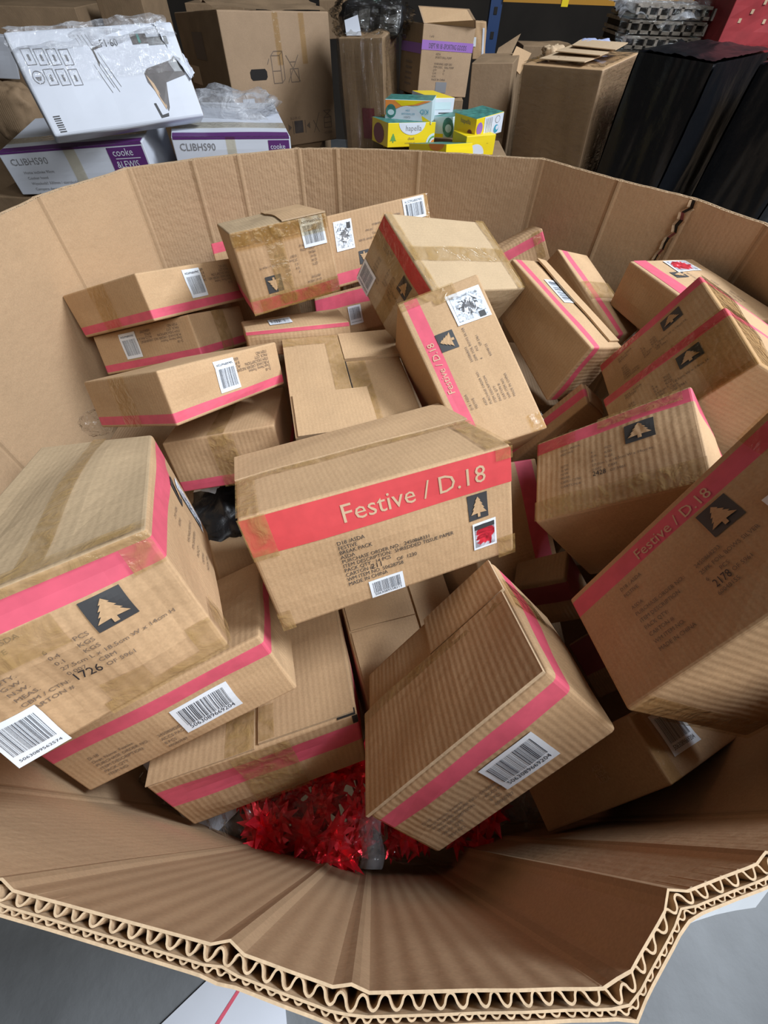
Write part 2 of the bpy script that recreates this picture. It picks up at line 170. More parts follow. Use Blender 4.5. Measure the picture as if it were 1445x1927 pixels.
M = dict(
    kraft=kraft('kraft_board', KC), ribbed=kraft('ribbed_kraft_board', (0.47, 0.30, 0.165), rib=0.10, period=0.0085, amount=.1),
    wall=kraft('bin_board', (0.47, 0.315, 0.185), rib=0.04, period=.009, tex=.5, amount=.06),
    wallpeb=kraft('pebbled_bin_board', (0.44, 0.295, 0.175), rib=0.12, period=.007, tex=.9, amount=.06),
    wallrib=kraft('ribbed_bin_board', (0.43, 0.285, 0.165), rib=0.22, period=.016, tex=.2, amount=.05),
    edge=kraft('cut_board_edge', (0.52, 0.375, 0.235), rib=0.0, tex=.6), flap=kraft('flap_board', (0.49, 0.32, 0.185), rib=0.12, axis=0),
    pale=plain('pale_print', (0.60, 0.42, 0.27), .7),
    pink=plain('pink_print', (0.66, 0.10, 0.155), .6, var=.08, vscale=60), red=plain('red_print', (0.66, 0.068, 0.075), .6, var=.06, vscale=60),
    ink=plain('black_print', (0.045, 0.045, 0.047), .6), fade=plain('faded_print', (0.17, 0.12, 0.085), .7), kp=kraft('unprinted_kraft', KC, rib=.1),
    pen=plain('pen_ink', (0.02, 0.02, 0.025), .5), white=plain('label_paper', (0.80, 0.85, 0.91), .45), bars=plain('label_ink', (0.03, 0.04, 0.06), .5),
    tape=film('brown_packing_tape', (0.43, 0.27, 0.10), 0.42, .16, .35, 40, spec=.7), cleartape=clearfilm('clear_packing_tape', (.93, .88, .76), .02, .10, .28, 45),
    silver=shred('silver_shred_photo', (.62, .67, .74), (.16, .16, .17), 160, .76), redphoto=shred('red_shred_photo', (.45, .45, .5), (.62, .03, .05), 60, .94),
    dark=plain('gap_shade', (.015, .012, .01), .9),  # near-black paint standing in for the shade inside gaps, holes and tears
    concrete=plain('concrete', (.17, .18, .19), .75, var=.22, vscale=3.5, bump=.35, bscale=25),
    backwall=plain('warehouse_wall', (.035, .028, .022), .9, var=.3, vscale=2),
    clear=clearfilm('clear_bag_film', base=.045, bump=.6, bscale=30), cloudy=film('cloudy_stretch_film', (.62, .63, .66), .35, .2, .8, 18, spec=.8),
    wrap=clearfilm('stretch_wrap', (.86, .84, .80), .05, .09, .6, 14, (1, 1, 6)), blackwrap=plain('black_stretch_wrap', (.004, .0045, .006), .36, bump=.45, bscale=14, spec=.45),
    foil=plain('red_foil', (1.0, .035, .06), .22, .55, var=.3, vscale=40, bump=.15, bscale=90),
    carton=plain('white_carton', (.62, .65, .72), .5, var=.04, vscale=8), purple=plain('purple_print', (.10, .022, .14), .5), greyink=plain('grey_print', (.20, .20, .21), .6),
    photo=plain('dark_grey_print', (.10, .085, .08), .5, var=.3, vscale=14),
    yellow=plain('yellow_card', (.80, .60, .01), .45), teal=plain('teal_card', (.05, .20, .17), .45, var=.4, vscale=40), green=plain('green_print', (.13, .33, .08), .5),
    sky=plain('pale_blue_card', (.55, .68, .72), .45), orange=plain('orange_print', (.75, .25, .05), .5), cyan=plain('blue_print', (.06, .30, .42), .5), violet=plain('violet_print', (.28, .13, .42), .6),
    olive=kraft('olive_kraft', (.45, .325, .195)), score=kraft('scored_crease', (.37, .245, .14), rib=0), bgkraft=kraft('dimmed_kraft', (.37, .25, .155), rib=.03), shadekraft=kraft('shaded_kraft', (.27, .18, .105), rib=.2, amount=.15), maroon=plain('maroon_card', (.18, .03, .04), .5),  # background and dark krafts: dim light and shade put into the colour
    blue=plain('blue_rack_paint', (.02, .05, .14), .4), beam=plain('orange_rack_paint', (.42, .20, .02), .4), redcloth=plain('red_board', (.34, .03, .035), .6, var=.15, vscale=20),
    black=plain('black_plastic', (.012, .012, .013), .4, bump=.2), rubber=plain('dark_sole', (.03, .03, .03), .8), glove=plain('pale_blue_rubber', (.33, .37, .55), .7),
    grey=plain('grey_trays', (.25, .22, .19), .6, var=.4, vscale=25, bump=.5, bscale=30), tin=plain('grey_grill_metal', (.10, .10, .10), .35, .5),
)
# ------------------------------------------------------------------ mesh helpers
class MB:
    def __init__(s): s.v = []; s.f = []; s.m = []; s.uv = []; s.un = []; s.mats = []
    def mi(s, name):
        if name not in s.mats: s.mats.append(name)
        return s.mats.index(name)
    def face(s, pts, mat, uvs=None, un=None):
        i0 = len(s.v); s.v += [tuple(p) for p in pts]; s.f.append(list(range(i0, i0 + len(pts)))); s.m.append(s.mi(mat))
        s.uv.append(uvs or [(p[0], p[1]) for p in pts]); s.un.append(un or [(0, 0)] * len(pts))
    def grid(s, fn, nu, nv, mat, su=1, sv=1, u0=0, v0=0):
        P = [[tuple(fn(i / nu, j / nv)) for i in range(nu + 1)] for j in range(nv + 1)]; i0 = len(s.v)
        for r in P: s.v += r
        mi = s.mi(mat)
        for j in range(nv):
            for i in range(nu):
                a = i0 + j * (nu + 1) + i; s.f.append([a, a + 1, a + nu + 2, a + nu + 1]); s.m.append(mi)
                q = [(i, j), (i + 1, j), (i + 1, j + 1), (i, j + 1)]
                s.uv.append([(u0 + x / nu * su, v0 + y / nv * sv) for x, y in q]); s.un.append([(x / nu, y / nv) for x, y in q])
    def box(s, lo, hi, mat, R=None, c=(0, 0, 0)):
        x0, y0, z0 = lo; x1, y1, z1 = hi
        P = [Vector(p) for p in ((x0, y0, z0), (x1, y0, z0), (x1, y1, z0), (x0, y1, z0), (x0, y0, z1), (x1, y0, z1), (x1, y1, z1), (x0, y1, z1))]
        if R: P = [R @ p for p in P]
        P = [p + Vector(c) for p in P]
        for q in ((0, 3, 2, 1), (4, 5, 6, 7), (0, 1, 5, 4), (1, 2, 6, 5), (2, 3, 7, 6), (3, 0, 4, 7)):
            a = [P[k] for k in q]; w = (a[1] - a[0]).length; h = (a[2] - a[1]).length
            s.face(a, mat, [(0, 0), (w, 0), (w, h), (0, h)])
    def build(s, name, parent=None, origin=(0, 0, 0), smooth=False, merge=False):
        me = bpy.data.meshes.new(name); o3 = Vector(origin)
        me.from_pydata([tuple(Vector(p) - o3) for p in s.v], [], s.f)
        l1 = me.uv_layers.new(name='UVMap'); l2 = me.uv_layers.new(name='unit')
        k = 0
        for fi in range(len(s.f)):
            for a, b in zip(s.uv[fi], s.un[fi]): l1.data[k].uv = a; l2.data[k].uv = b; k += 1
        for m in s.mats: me.materials.append(M[m])
        me.polygons.foreach_set('material_index', s.m)
        if merge:
            bm = bmesh.new(); bm.from_mesh(me); bmesh.ops.remove_doubles(bm, verts=bm.verts, dist=1e-5); bmesh.ops.recalc_face_normals(bm, faces=bm.faces); bm.to_mesh(me); bm.free()
        me.polygons.foreach_set('use_smooth', [smooth] * len(me.polygons)); me.update()
        ob = bpy.data.objects.new(name, me); COL.objects.link(ob)
        if parent: ob.parent = parent
        elif origin != (0, 0, 0): ob.location = origin
        return ob
def tag(o, label=None, cat=None, group=None, kind=None):
    if label: o['label'] = label
    if cat: o['category'] = cat
    if group: o['group'] = group
    if kind: o['kind'] = kind
    return o
def empty(name, loc):
    e = bpy.data.objects.new(name, None); COL.objects.link(e); e.location = loc; e.empty_display_size = .05; return e
_glyph = {}
def text_mesh(t, bold=False):
    # outline of a line of writing: capital height 1, origin at the left end of its baseline
    if t in _glyph: return _glyph[t]
    cu = bpy.data.curves.new('writing', 'FONT'); cu.body = t; cu.size = 1.37; cu.resolution_u = 2
    ob = bpy.data.objects.new('writing', cu); COL.objects.link(ob)
    dg = bpy.context.evaluated_depsgraph_get(); me = bpy.data.meshes.new_from_object(ob.evaluated_get(dg))
    vs = [(v.co.x, v.co.y) for v in me.vertices]; fs = [list(p.vertices) for p in me.polygons]
    bpy.data.objects.remove(ob); bpy.data.curves.remove(cu); bpy.data.meshes.remove(me)
    _glyph[t] = (vs, fs, max([v[0] for v in vs] or [1])); return _glyph[t]
TREE = [(0, 1), (.16, .80), (.10, .80), (.27, .60), (.19, .60), (.36, .40), (.27, .41), (.48, .17), (.08, .2), (.08, 0), (-.08, 0), (-.08, .2), (-.48, .17), (-.27, .41), (-.36, .40), (-.19, .60), (-.27, .60), (-.10, .80), (-.16, .80)]
FACE = {'F': lambda u, v: (u, v, 0), 'K': lambda u, v: (1 - u, v, 1), 'R': lambda u, v: (1, v, u), 'L': lambda u, v: (0, v, 1 - u), 'T': lambda u, v: (u, 1, v), 'B': lambda u, v: (u, 0, 1 - v)}
class Carton:
    def __init__(s, key, bulge=.004, seed=0):
        P = [Vector(p) for p in (BOX[key] if isinstance(key, str) else key)]; s.P = P
        s.c = sum(P, Vector()) / 8; s.bulge = bulge; s.seed = seed
        s.dx = sum(((P[b] - P[a]).length for a, b in ((0, 1), (3, 2), (4, 5), (7, 6)))) / 4
        s.dy = sum(((P[b] - P[a]).length for a, b in ((0, 3), (1, 2), (4, 7), (5, 6)))) / 4
        s.dz = sum(((P[b] - P[a]).length for a, b in ((0, 4), (1, 5), (2, 6), (3, 7)))) / 4
    def tri(s, x, y, z):
        P = s.P
        a = P[0].lerp(P[1], x); b = P[3].lerp(P[2], x); c = P[4].lerp(P[5], x); d = P[7].lerp(P[6], x)
        return a.lerp(b, y).lerp(c.lerp(d, y), z)
    def size(s, f): return {'F': (s.dx, s.dy), 'K': (s.dx, s.dy), 'R': (s.dz, s.dy), 'L': (s.dz, s.dy), 'T': (s.dx, s.dz), 'B': (s.dx, s.dz)}[f]
    def normal(s, f, u, v):
        g = FACE[f]; e = .02; a = s.tri(*g(u + e, v)) - s.tri(*g(u - e, v)); b = s.tri(*g(u, v + e)) - s.tri(*g(u, v - e)); return a.cross(b).normalized()
    def push(s, f, u, v):
        u = min(1, max(0, u)); v = min(1, max(0, v)); m = 16 * u * (1 - u) * v * (1 - v); m = min(1, m * 1.6)
        n = noise.noise(Vector((u * 2.3 + s.seed * 3.1, v * 2.3, ord(f[0]) * 1.7)))
        return m * s.bulge * (.35 + n)
    def surf(s, f, u, v, off=0.0):
        return s.tri(*FACE[f](u, v)) + s.normal(f, u, v) * (off + s.push(f, u, v))
    # solid carton with rounded edges; bands printed round it
    def body(s, mb, mats, band=None, r=.0035, n=9):
        D = (s.dx, s.dy, s.dz); L = []
        for k in range(3):
            q = r / D[k]; l = [0, q * .35, q] + [q + (1 - 2 * q) * i / n for i in range(1, n)] + [1 - q, 1 - q * .35, 1]
            if k == 1 and band: l = [x for x in l if min(abs(x - band[0]), abs(x - band[1])) > .008] + [band[0], band[1]]
            L.append(sorted(l))
        ax = {'F': (0, 1), 'K': (0, 1), 'R': (2, 1), 'L': (2, 1), 'T': (0, 2), 'B': (0, 2)}
        for f in 'FKRLTB':
            lu = L[ax[f][0]]; lv = L[ax[f][1]]; wu, wv = s.size(f); cache = {}
            def pt(i, j):
                if (i, j) in cache: return cache[i, j]
                u, v = lu[i], lv[j]; q = FACE[f](u, v); h = [(q[k] - .5) * D[k] for k in range(3)]
                inn = [max(-(D[k] / 2 - r), min(D[k] / 2 - r, h[k])) for k in range(3)]
                d = Vector([h[k] - inn[k] for k in range(3)])
                if d.length > 1e-9: d = d.normalized() * r
                h2 = [(inn[k] + d[k]) / D[k] + .5 for k in range(3)]
                p = s.tri(*h2) + s.normal(f, u, v) * s.push(f, u, v); cache[i, j] = p; return p
            for j in range(len(lv) - 1):
                for i in range(len(lu) - 1):
                    m = mats.get(f, mats['*']); vm = (lv[j] + lv[j + 1]) / 2
                    if band and f in (band[3] if len(band) > 3 else 'FKRL') and band[0] < vm < band[1]: m = band[2]
                    mb.face([pt(i, j), pt(i + 1, j), pt(i + 1, j + 1), pt(i, j + 1)], m,
                            [(lu[a] * wu, lv[b] * wv) for a, b in ((i, j), (i + 1, j), (i + 1, j + 1), (i, j + 1))])
    def rect(s, mb, f, u0, v0, u1, v1, mat, off=.0004, n=None):
        wu, wv = s.size(f); nu = n or max(2, int(abs(u1 - u0) * wu / .012)); nv = n or max(2, int(abs(v1 - v0) * wv / .012))
        mb.grid(lambda a, b: s.surf(f, u0 + (u1 - u0) * a, v0 + (v1 - v0) * b, off), min(nu, 30), min(nv, 30), mat, abs(u1 - u0) * wu, abs(v1 - v0) * wv)
    def poly(s, mb, f, pts, mat, off=.0005): mb.face([s.surf(f, u, v, off) for u, v in pts], mat)
    def text(s, mb, f, t, u, v, h, mat='ink', off=.0010, sx=1.0, center=False, flip=False):
        # h: capital height in metres; (u, v) left end of the baseline on the face; flip = upside down
        wu, wv = s.size(f); vs, fs, w = text_mesh(t); i0 = len(mb.v); mi = mb.mi(mat); k = -1 if flip else 1
        x0 = -w / 2 if center else 0
        for x, y in vs: mb.v.append(tuple(s.surf(f, u + k * (x + x0) * h * sx / wu, v + k * y * h / wv, off)))
        for q in fs: mb.f.append([i0 + a for a in q]); mb.m.append(mi); mb.uv.append([(0, 0)] * len(q)); mb.un.append([(0, 0)] * len(q))
    def tree(s, mb, f, u, v, su, sv, up=1, mat='ink', inner='kp'):
        r = .08; sq = [(-.5 + r, -.5), (.5 - r, -.5), (.5, -.5 + r), (.5, .5 - r), (.5 - r, .5), (-.5 + r, .5), (-.5, .5 - r), (-.5, -.5 + r)]
        s.rect(mb, f, u - su * .5, v - sv * .5, u + su * .5, v + sv * .5, mat, .0007, 8)
        s.poly(mb, f, [(u + x * su * .84 * up, v + (y - .5) * sv * .8 * up) for x, y in TREE], inner, .0017)
    def barcode(s, parent, f, u, v, su, sv, digits, seed=1, ang=0.0, name='barcode_label', vertical=False):
        mb = MB(); wu, wv = s.size(f); ca, sa = math.cos(ang), math.sin(ang)
        def P(a, b):
            x = (a - .5) * su * wu; y = (b - .5) * sv * wv; return (u + (x * ca - y * sa) / wu, v + (x * sa + y * ca) / wv)
        mb.grid(lambda a, b: s.surf(f, *P(a, b), .0012), 6, 5, 'white')
        rng = random.Random(seed); x = .09
        while x < .9:
            w = rng.choice([.005, .005, .009, .014]); 
            mb.grid(lambda a, b: s.surf(f, *P(x + w * a, .26 + .62 * b), .0016), 1, 5, 'bars'); x += w + rng.choice([.010, .012, .018, .024])
        vs, fs, tw = text_mesh(digits); i0 = len(mb.v); mi = mb.mi('bars'); k = .8 / tw; kh = k * su * wu / (sv * wv)
        for a, b in vs: mb.v.append(tuple(s.surf(f, *P(.1 + a * k, .1 + b * kh), .0016)))
        for q in fs: mb.f.append([i0 + a for a in q]); mb.m.append(mi); mb.uv.append([(0, 0)] * len(q)); mb.un.append([(0, 0)] * len(q))
        o = mb.build(name, parent, s.c); return o
    def picture(s, parent, f, u, v, su, sv, mat, box=None):
        mb = MB(); s.rect(mb, f, u - su / 2, v - sv / 2, u + su / 2, v + sv / 2, 'white', .0012, 5)
        s.rect(mb, f, u - su * .42, v - sv * .42, u + su * .42, v + sv * .42, mat, .0016, 5)
        if box: s.rect(mb, f, u + su * box[0], v + sv * box[1], u + su * box[2], v + sv * box[3], 'ink', .0020, 2)
        return mb.build('picture_label', parent, s.c)
    def tape(s, parent, strips, mat='tape', name='packing_tape', off=.0018):
        for k, (f, u0, v0, u1, v1) in enumerate(strips):
            mb = MB(); s.rect(mb, f, u0, v0, u1, v1, mat, off + .0001 * k); mb.build(name, parent, s.c, smooth=True)
    def slab(s, parent, f, u0, v0, u1, v1, t=.003, off=.0008, name='flap', mat='kraft', skew=(0, 0, 0, 0), lift=(0, 0, 0, 0)):
        # one board flap lying on the box: top sheet and cut edges; lift raises its corners
        mb = MB(); wu, wv = s.size(f)
        def uvm(a, b):
            uu = (u0 + skew[0] * (1 - a) * (1 - b)) * (1 - a) + (u1 + skew[1] * (1 - b)) * a
            return uu, (v0 + skew[2] * a) * (1 - b) + (v1 + skew[3] * a) * b
        def lf(a, b): return (lift[0] * (1 - a) + lift[1] * a) * (1 - b) + (lift[3] * (1 - a) + lift[2] * a) * b
        def top(a, b): return s.surf(f, *uvm(a, b), off + t + lf(a, b))
        def bot(a, b): return s.surf(f, *uvm(a, b), off * .5 + lf(a, b))
        mb.grid(top, 8, 8, mat, (u1 - u0) * wu, (v1 - v0) * wv)
        for q in (lambda a, b: (bot(a, 0).lerp(top(a, 0), b)), lambda a, b: (bot(1, a).lerp(top(1, a), b)), lambda a, b: (bot(1 - a, 1).lerp(top(1 - a, 1), b)), lambda a, b: (bot(0, 1 - a).lerp(top(0, 1 - a), b))):
            mb.grid(q, 8, 1, 'edge')
        return mb.build(name, parent, s.c)
def block(C, mb, f, lines, u, v, h, dv, u2=None, flip=False, mat='fade', sx=1.0):
    k = -1 if flip else 1
    for i, ln in enumerate(lines):
        if isinstance(ln, tuple):
            if ln[0]: C.text(mb, f, ln[0], u, v - k * i * dv, h, mat, flip=flip, sx=sx)
            if ln[1]: C.text(mb, f, ln[1], u2, v - k * i * dv, h, mat, flip=flip, sx=sx)
        elif ln: C.text(mb, f, ln, u, v - k * i * dv, h, mat, flip=flip, sx=sx)
ENDT = [('D16 / ASDA', ''), ('FESTIVE', ''), '', ('', '6          PCS'), ('QTY.', '0.4       KGS'), ('G.W.', '0.1       KGS'), ('N.W.', '27.5cm L x 18.5cm W x 14cm H'), ('MEAS.', '0.007     CBM'), ('CBM / CTN:', '              OF 5961'), ('CARTON #', '')]
LONGT = [('D18 / ASDA', ''), ('FESTIVE', ''), '', ('ASDA', ''), ('PURCHASE ORDER NO.:', '2450868293'), ('ITEM DESCRIPTION', '25PK FOIL BOWS SILVER'), ('PACK QTY:', '6        PCS'), ('CARTON #', '              OF 5961'), ('WM ITEM NO.', '60048155'), ('MADE IN CHINA', '')]
ACCT = [('D-18', ''), ('Dept Name: Festive', ''), ('PURCHASE ORDER NO.:', '2450808282'), ('ITEM DESCRIPTION:', 'ACCS PACK RED'), ('PACK QTY', '8 PCS'), ('ITEM NO.', '60060787')]
_n = [0]
def carton(key, label, kind=None, band=None, mats=None, group=None, bulge=.004, name='carton', r=.0035, cat='box'):
    _n[0] += 1; C = Carton(key, bulge, _n[0]); e = empty(name, C.c); tag(e, label, cat, group)
    mb = MB(); C.body(mb, mats or {'*': 'kraft'}, band, r)
    if kind == 'end':      # end panel of a small bow carton
        C.tree(mb, 'F', .70, .67, .17, .21)
        block(C, mb, 'F', ENDT, .19, .74, .0042, .05, .40)
    elif kind == 'long':
        C.text(mb, 'F', 'Festive / D.18', .36, .815, .0125, 'pale')
        C.tree(mb, 'F', .67, .66, .115, .21)
        block(C, mb, 'F', LONGT, .23, .71, .0042, .058, .50)
    elif kind == 'accs':
        block(C, mb, 'F', ACCT, .12, .50, .0052, .078, .40, sx=.95)
    return C, e, mb
def fin(C, e, mb, name='body'): return mb.build(name, e, C.c)
# ------------------------------------------------------------------ the room
mb = MB(); mb.grid(lambda a, b: (-6 + 12 * a, -4 + 11 * b, 0), 4, 4, 'concrete', 12, 11); tag(mb.build('floor'), kind='structure')
mb = MB(); mb.box((-6, 6.9, 0), (6, 7.0, 4.5), 'backwall'); tag(mb.build('wall_back'), kind='structure')
mb = MB(); mb.box((-5.0, -4, 0), (-4.9, 7, 4.5), 'backwall'); tag(mb.build('wall_left'), kind='structure')

# ------------------------------------------------------------------ the octagonal bin
RIM = 1.10
pv = [Vector(p) for p in POLY]; n = len(pv)
nor = []
for i in range(n):
    a, b, c = pv[i - 1], pv[i], pv[(i + 1) % n]; d1 = (b - a).normalized(); d2 = (c - b).normalized()
    n1 = Vector((-d1.y, d1.x)); n2 = Vector((-d2.y, d2.x)); m = (n1 + n2).normalized(); nor.append(m / max(.5, m.dot(n1)))
samp = []   # (position, outward normal, edge index, running length, crease weight)
run = 0
for i in range(n):
    a, b = pv[i], pv[(i + 1) % n]; L = (b - a).length; ts = [0, .004, .009, .016]; t = .03
    if L > .05:
        while t < L - .025: ts.append(t); t += .02
        ts += [L - .016, L - .009, L - .004]
    else: ts = [0, L * .3, L * .7]
    for t in ts:
        f = t / L; w = max(0, 1 - min(t, L - t) / .009)
        samp.append((a.lerp(b, f), nor[i].lerp(nor[(i + 1) % n], f), i, run + t, w))
    run += L
def rimz(p, s): return RIM + .0015 * noise.noise(Vector((s * 9, 0, 0))) + .0012 * noise.noise(Vector((s * 60, 3, 0)))
bn = empty('bulk_bin', (0, .6, 0)); tag(bn, 'large octagonal bulk bin of corrugated board, open at the top and full of cartons', 'bulk bin')
def shell(off, zs, matf, crease, name, flipn=False, thick=.0013):
    mb = MB(); m = len(samp); cols = []
    for p, nn, i, s, w in samp:
        col = []
        for z in zs:
            zz = rimz(p, s) if z is None else z
            k = off - crease * w + .002 * noise.noise(Vector((s * 4, zz * 3, off * 50)))
            q = p + nn * k; col.append((q.x, q.y, zz))
        cols.append(col)
    for j in range(m):
        a, b = cols[j], cols[(j + 1) % m]; s0, s1 = samp[j][3], samp[(j + 1) % m][3]
        if s1 < s0: s1 = run
        mat = 'score' if name == 'inner_face' and samp[j][4] > .5 and samp[(j + 1) % m][4] > .5 else matf(samp[j][2])
        for k in range(len(zs) - 1):
            q = [a[k], b[k], b[k + 1], a[k + 1]]
            mb.face(q, mat, [(s0, q[0][2]), (s1, q[1][2]), (s1, q[2][2]), (s0, q[3][2])])
        # cut top edge of the liner
        pa, na = samp[j][0], samp[j][1]; pb, nb = samp[(j + 1) % m][0], samp[(j + 1) % m][1]
        ta = Vector(a[0]); tb = Vector(b[0])
        mb.face([ta, tb, tb + Vector((nb.x, nb.y, 0)) * thick, ta + Vector((na.x, na.y, 0)) * thick], 'edge')
        za = Vector((na.x * thick, na.y * thick, 0)); zb = Vector((nb.x * thick, nb.y * thick, 0))
        if thick: mb.face([ta + za, tb + zb, tb + zb - Vector((0, 0, .04)), ta + za - Vector((0, 0, .04))], 'edge')
    return mb.build(name, bn, (0, .6, 0), merge=True, smooth=False)
def wm(i): return 'wallpeb' if i in (1, 2, 3, 4, 5, 6) else ('wallrib' if 15 <= i <= 18 else 'wall')
ZS = [None, 1.06, .95, .85, .75, .65, .5, .3, .02]
shell(0, ZS, wm, .003, 'inner_face')
shell(.0072, [None, 1.05], lambda i: 'edge', .001, 'middle_liner', thick=.0010)
shell(.0108, [None, 1.05, .8, .5, .02], lambda i: 'wall', -.001, 'outer_face', thick=.0013)
def flute(o0, o1, pitch, name, th=.0010):
    mb = MB(); amp = (o1 - o0) / 2 - .0004; mid = (o0 + o1) / 2; K = 14; N_ = int(run / pitch); tot = N_ * K; idx = 0; pts = []
    ss = [q[3] for q in samp] + [run]
    for t in range(tot):
        s = run * t / tot
        while ss[idx + 1] < s: idx += 1
        f = (s - ss[idx]) / max(1e-6, ss[idx + 1] - ss[idx]); A = samp[idx]; B = samp[(idx + 1) % len(samp)]
        p = A[0].lerp(B[0], f); nn = A[1].lerp(B[1], f); jit = noise.noise(Vector((s * 30, o0 * 900, 0))) * 1.3
        crush = 1 - .35 * abs(noise.noise(Vector((s * 17, 5, o0 * 300))))
        sv = math.sin(2 * math.pi * t / K + jit); k = mid + amp * crush * math.copysign(abs(sv) ** .65, sv); z = rimz(p, s) - .0006 + .0008 * noise.noise(Vector((s * 150, 7, o0 * 100)))
        pts.append((p + nn * k, z))
    m = len(pts)
    for t in range(m):
        a, za = pts[t]; b, zb = pts[(t + 1) % m]; d = (b - a)
        if d.length < 1e-7: continue
        c = pts[t - 1][0]; e = pts[(t + 2) % m][0]
        da = (b - c).normalized(); db = (e - a).normalized(); wa = Vector((-da.y, da.x)) * th / 2; wb = Vector((-db.y, db.x)) * th / 2
        A0 = (a.x + wa.x, a.y + wa.y, za); A1 = (a.x - wa.x, a.y - wa.y, za); B0 = (b.x + wb.x, b.y + wb.y, zb); B1 = (b.x - wb.x, b.y - wb.y, zb)
        lo = lambda q: (q[0], q[1], q[2] - .035)
        mb.face([A0, A1, B1, B0], 'edge'); mb.face([A0, B0, lo(B0), lo(A0)], 'wall'); mb.face([B1, A1, lo(A1), lo(B1)], 'wall')
    return mb.build(name, bn, (0, .6, 0))
flute(.0008, .0072, .0104, 'large_fluting', .0011); flute(.0079, .0108, .0066, 'small_fluting', .0008)
mb = MB(); mb.face([(p.x, p.y, .03) for p in reversed(pv)], 'wall'); mb.build('base_board', bn, (0, .6, 0))
# torn board at the far right corner of the bin
mb = MB(); p0 = pv[9]; nn = -nor[9]; d1 = (pv[10] - pv[9]).normalized(); prev = None
for k in range(15):
    z = 1.10 - k * .0125; w = (.004 + .004 * abs(noise.noise(Vector((k * .9, 1, 1))))) * (1 - k / 17); c = p0 + d1 * (.012 * noise.noise(Vector((k * .7, 0, 0))) - .002 * k + .004) + nn * .006
    a = Vector((c.x - d1.x * w, c.y - d1.y * w, z)); b = Vector((c.x + d1.x * w, c.y + d1.y * w, z))
    if prev:
        mb.face([prev[0], prev[1], b, a], 'dark' if k % 3 else 'maroon')
        rg = Vector((nn.x, nn.y, 0)) * .006; mb.face([prev[1], prev[1] + rg + Vector((d1.x, d1.y, 0)) * .007, b + rg + Vector((d1.x, d1.y, 0)) * .004, b], 'edge')
        mb.face([prev[0], a, a + rg * .8 - Vector((d1.x, d1.y, 0)) * .005, prev[0] + rg - Vector((d1.x, d1.y, 0)) * .003], 'edge')
    prev = (a, b)
mb.build('torn_crease', bn, (0, .6, 0))
# paper label stuck to the outside of the rim
mb = MB(); mb.grid(lambda a, b: (.168 + .085 * a, -.022 + .022 * a - .004 - .030 * b + .004 * math.sin(3 * a), 1.085 - .055 * b), 6, 4, 'white'); mb.build('shipping_label', bn, (0, .6, 0))

# ------------------------------------------------------------------ cartons in the bin
P = (.80, .95, 'pink')
PC = (.69, .885, 'pink')
RB = {'*': 'kraft', 'F': 'ribbed'}
# hero: shredded tissue carton on top of the pile
C, e, mb = carton('H', 'large clean carton atop the pile, its bright red band reading Festive / D.18', band=None, bulge=.006, r=.005)
C.rect(mb, 'F', .004, .69, .996, .985, 'red', .0004)
C.text(mb, 'F', 'Festive / D.18', .325, .765, .0250, 'pale')
C.tree(mb, 'F', .845, .56, .085, .225)
block(C, mb, 'F', ['D18 /ASDA', 'FESTIVE', 'BREAK PACK', 'ASDA', 'PURCHASE ORDER NO.:  2450868331', 'ITEM DESCRIPTION:  SHREDDED TISSUE PAPER', 'PACK QTY : 14 PCS', 'CARTON #                OF  1230', 'WM ITEM NO. 50628758', 'MADE IN CHINA'], .285, .60, .0059, .0425, mat='ink', sx=.90)
C.text(mb, 'F', '211', .385, .30, .008, 'pen')
fin(C, e, mb)
C.barcode(e, 'F', .43, .11, .14, .17, '5063089558213', 3)
C.picture(e, 'F', .865, .285, .105, .26, 'redphoto', (-.42, .26, .42, .42))
C.tape(e, [('T', 0, .47, 1, .60), ('T', 0, 0, .075, .47), ('T', .90, 0, 1, .5), ('F', .0, .66, .09, 1), ('F', .93, .9, 1, 1), ('F', 0, 0, .05, .18), ('F', .92, 0, 1, .2)])
C.slab(e, 'T', .0, .535, 1, 1.0, t=.0025, lift=(0, 0, 0, 0))
# left foreground
C, e, mb = carton('L1', 'big weathered bow carton in the left foreground with pen number 1726 above a large barcode', 'end', band=(.79, .945, 'pink'), mats={'*': 'olive', 'F': 'ribbed', 'R': 'kraft'}, bulge=.008)
C.text(mb, 'F', '1726', .40, .33, .009, 'pen', sx=.8)
C.tree(mb, 'R', .60, .70, .12, .2)
block(C, mb, 'R', ['D18 / ASDA', 'FESTIVE', '', 'PURCHASE ORDER NO.', 'ITEM DESCRIPTION', 'PACK QTY', 'CARTON #', 'MADE IN CHINA'], .34, .68, .0045, .07)
fin(C, e, mb)
C.barcode(e, 'F', .115, .16, .225, .33, '5063089562574', 5)
C.picture(e, 'R', .82, .42, .17, .45, 'silver', (-.4, -.4, -.2, -.2))
C.tape(e, [('F', .2, .60, .52, .79), ('F', .42, 0, 1, .10), ('F', .46, .10, .66, .24), ('F', .88, .1, 1, .30), ('R', 0, 0, .12, .28), ('F', 0, .95, 1, 1), ('F', .86, .78, 1, .95), ('T', 0, 0, 1, .04)])
C.tape(e, [('T', .46, .04, .58, 1)], name='centre_tape')
C, e, mb = carton('L2', 'red accessory pack carton sticking out under the big left foreground carton', 'accs', band=PC, mats={'*': 'kraft', 'T': 'ribbed'}, bulge=.006)
fin(C, e, mb); C.barcode(e, 'F', .64, .42, .26, .42, '5063089669204', 8)
C, e, mb = carton('F1', 'dented plain carton at the front left, its ripped corner showing a black hole', None, band=(.50, .84, 'pink'), mats={'*': 'ribbed', 'R': 'kraft'}, bulge=.007)
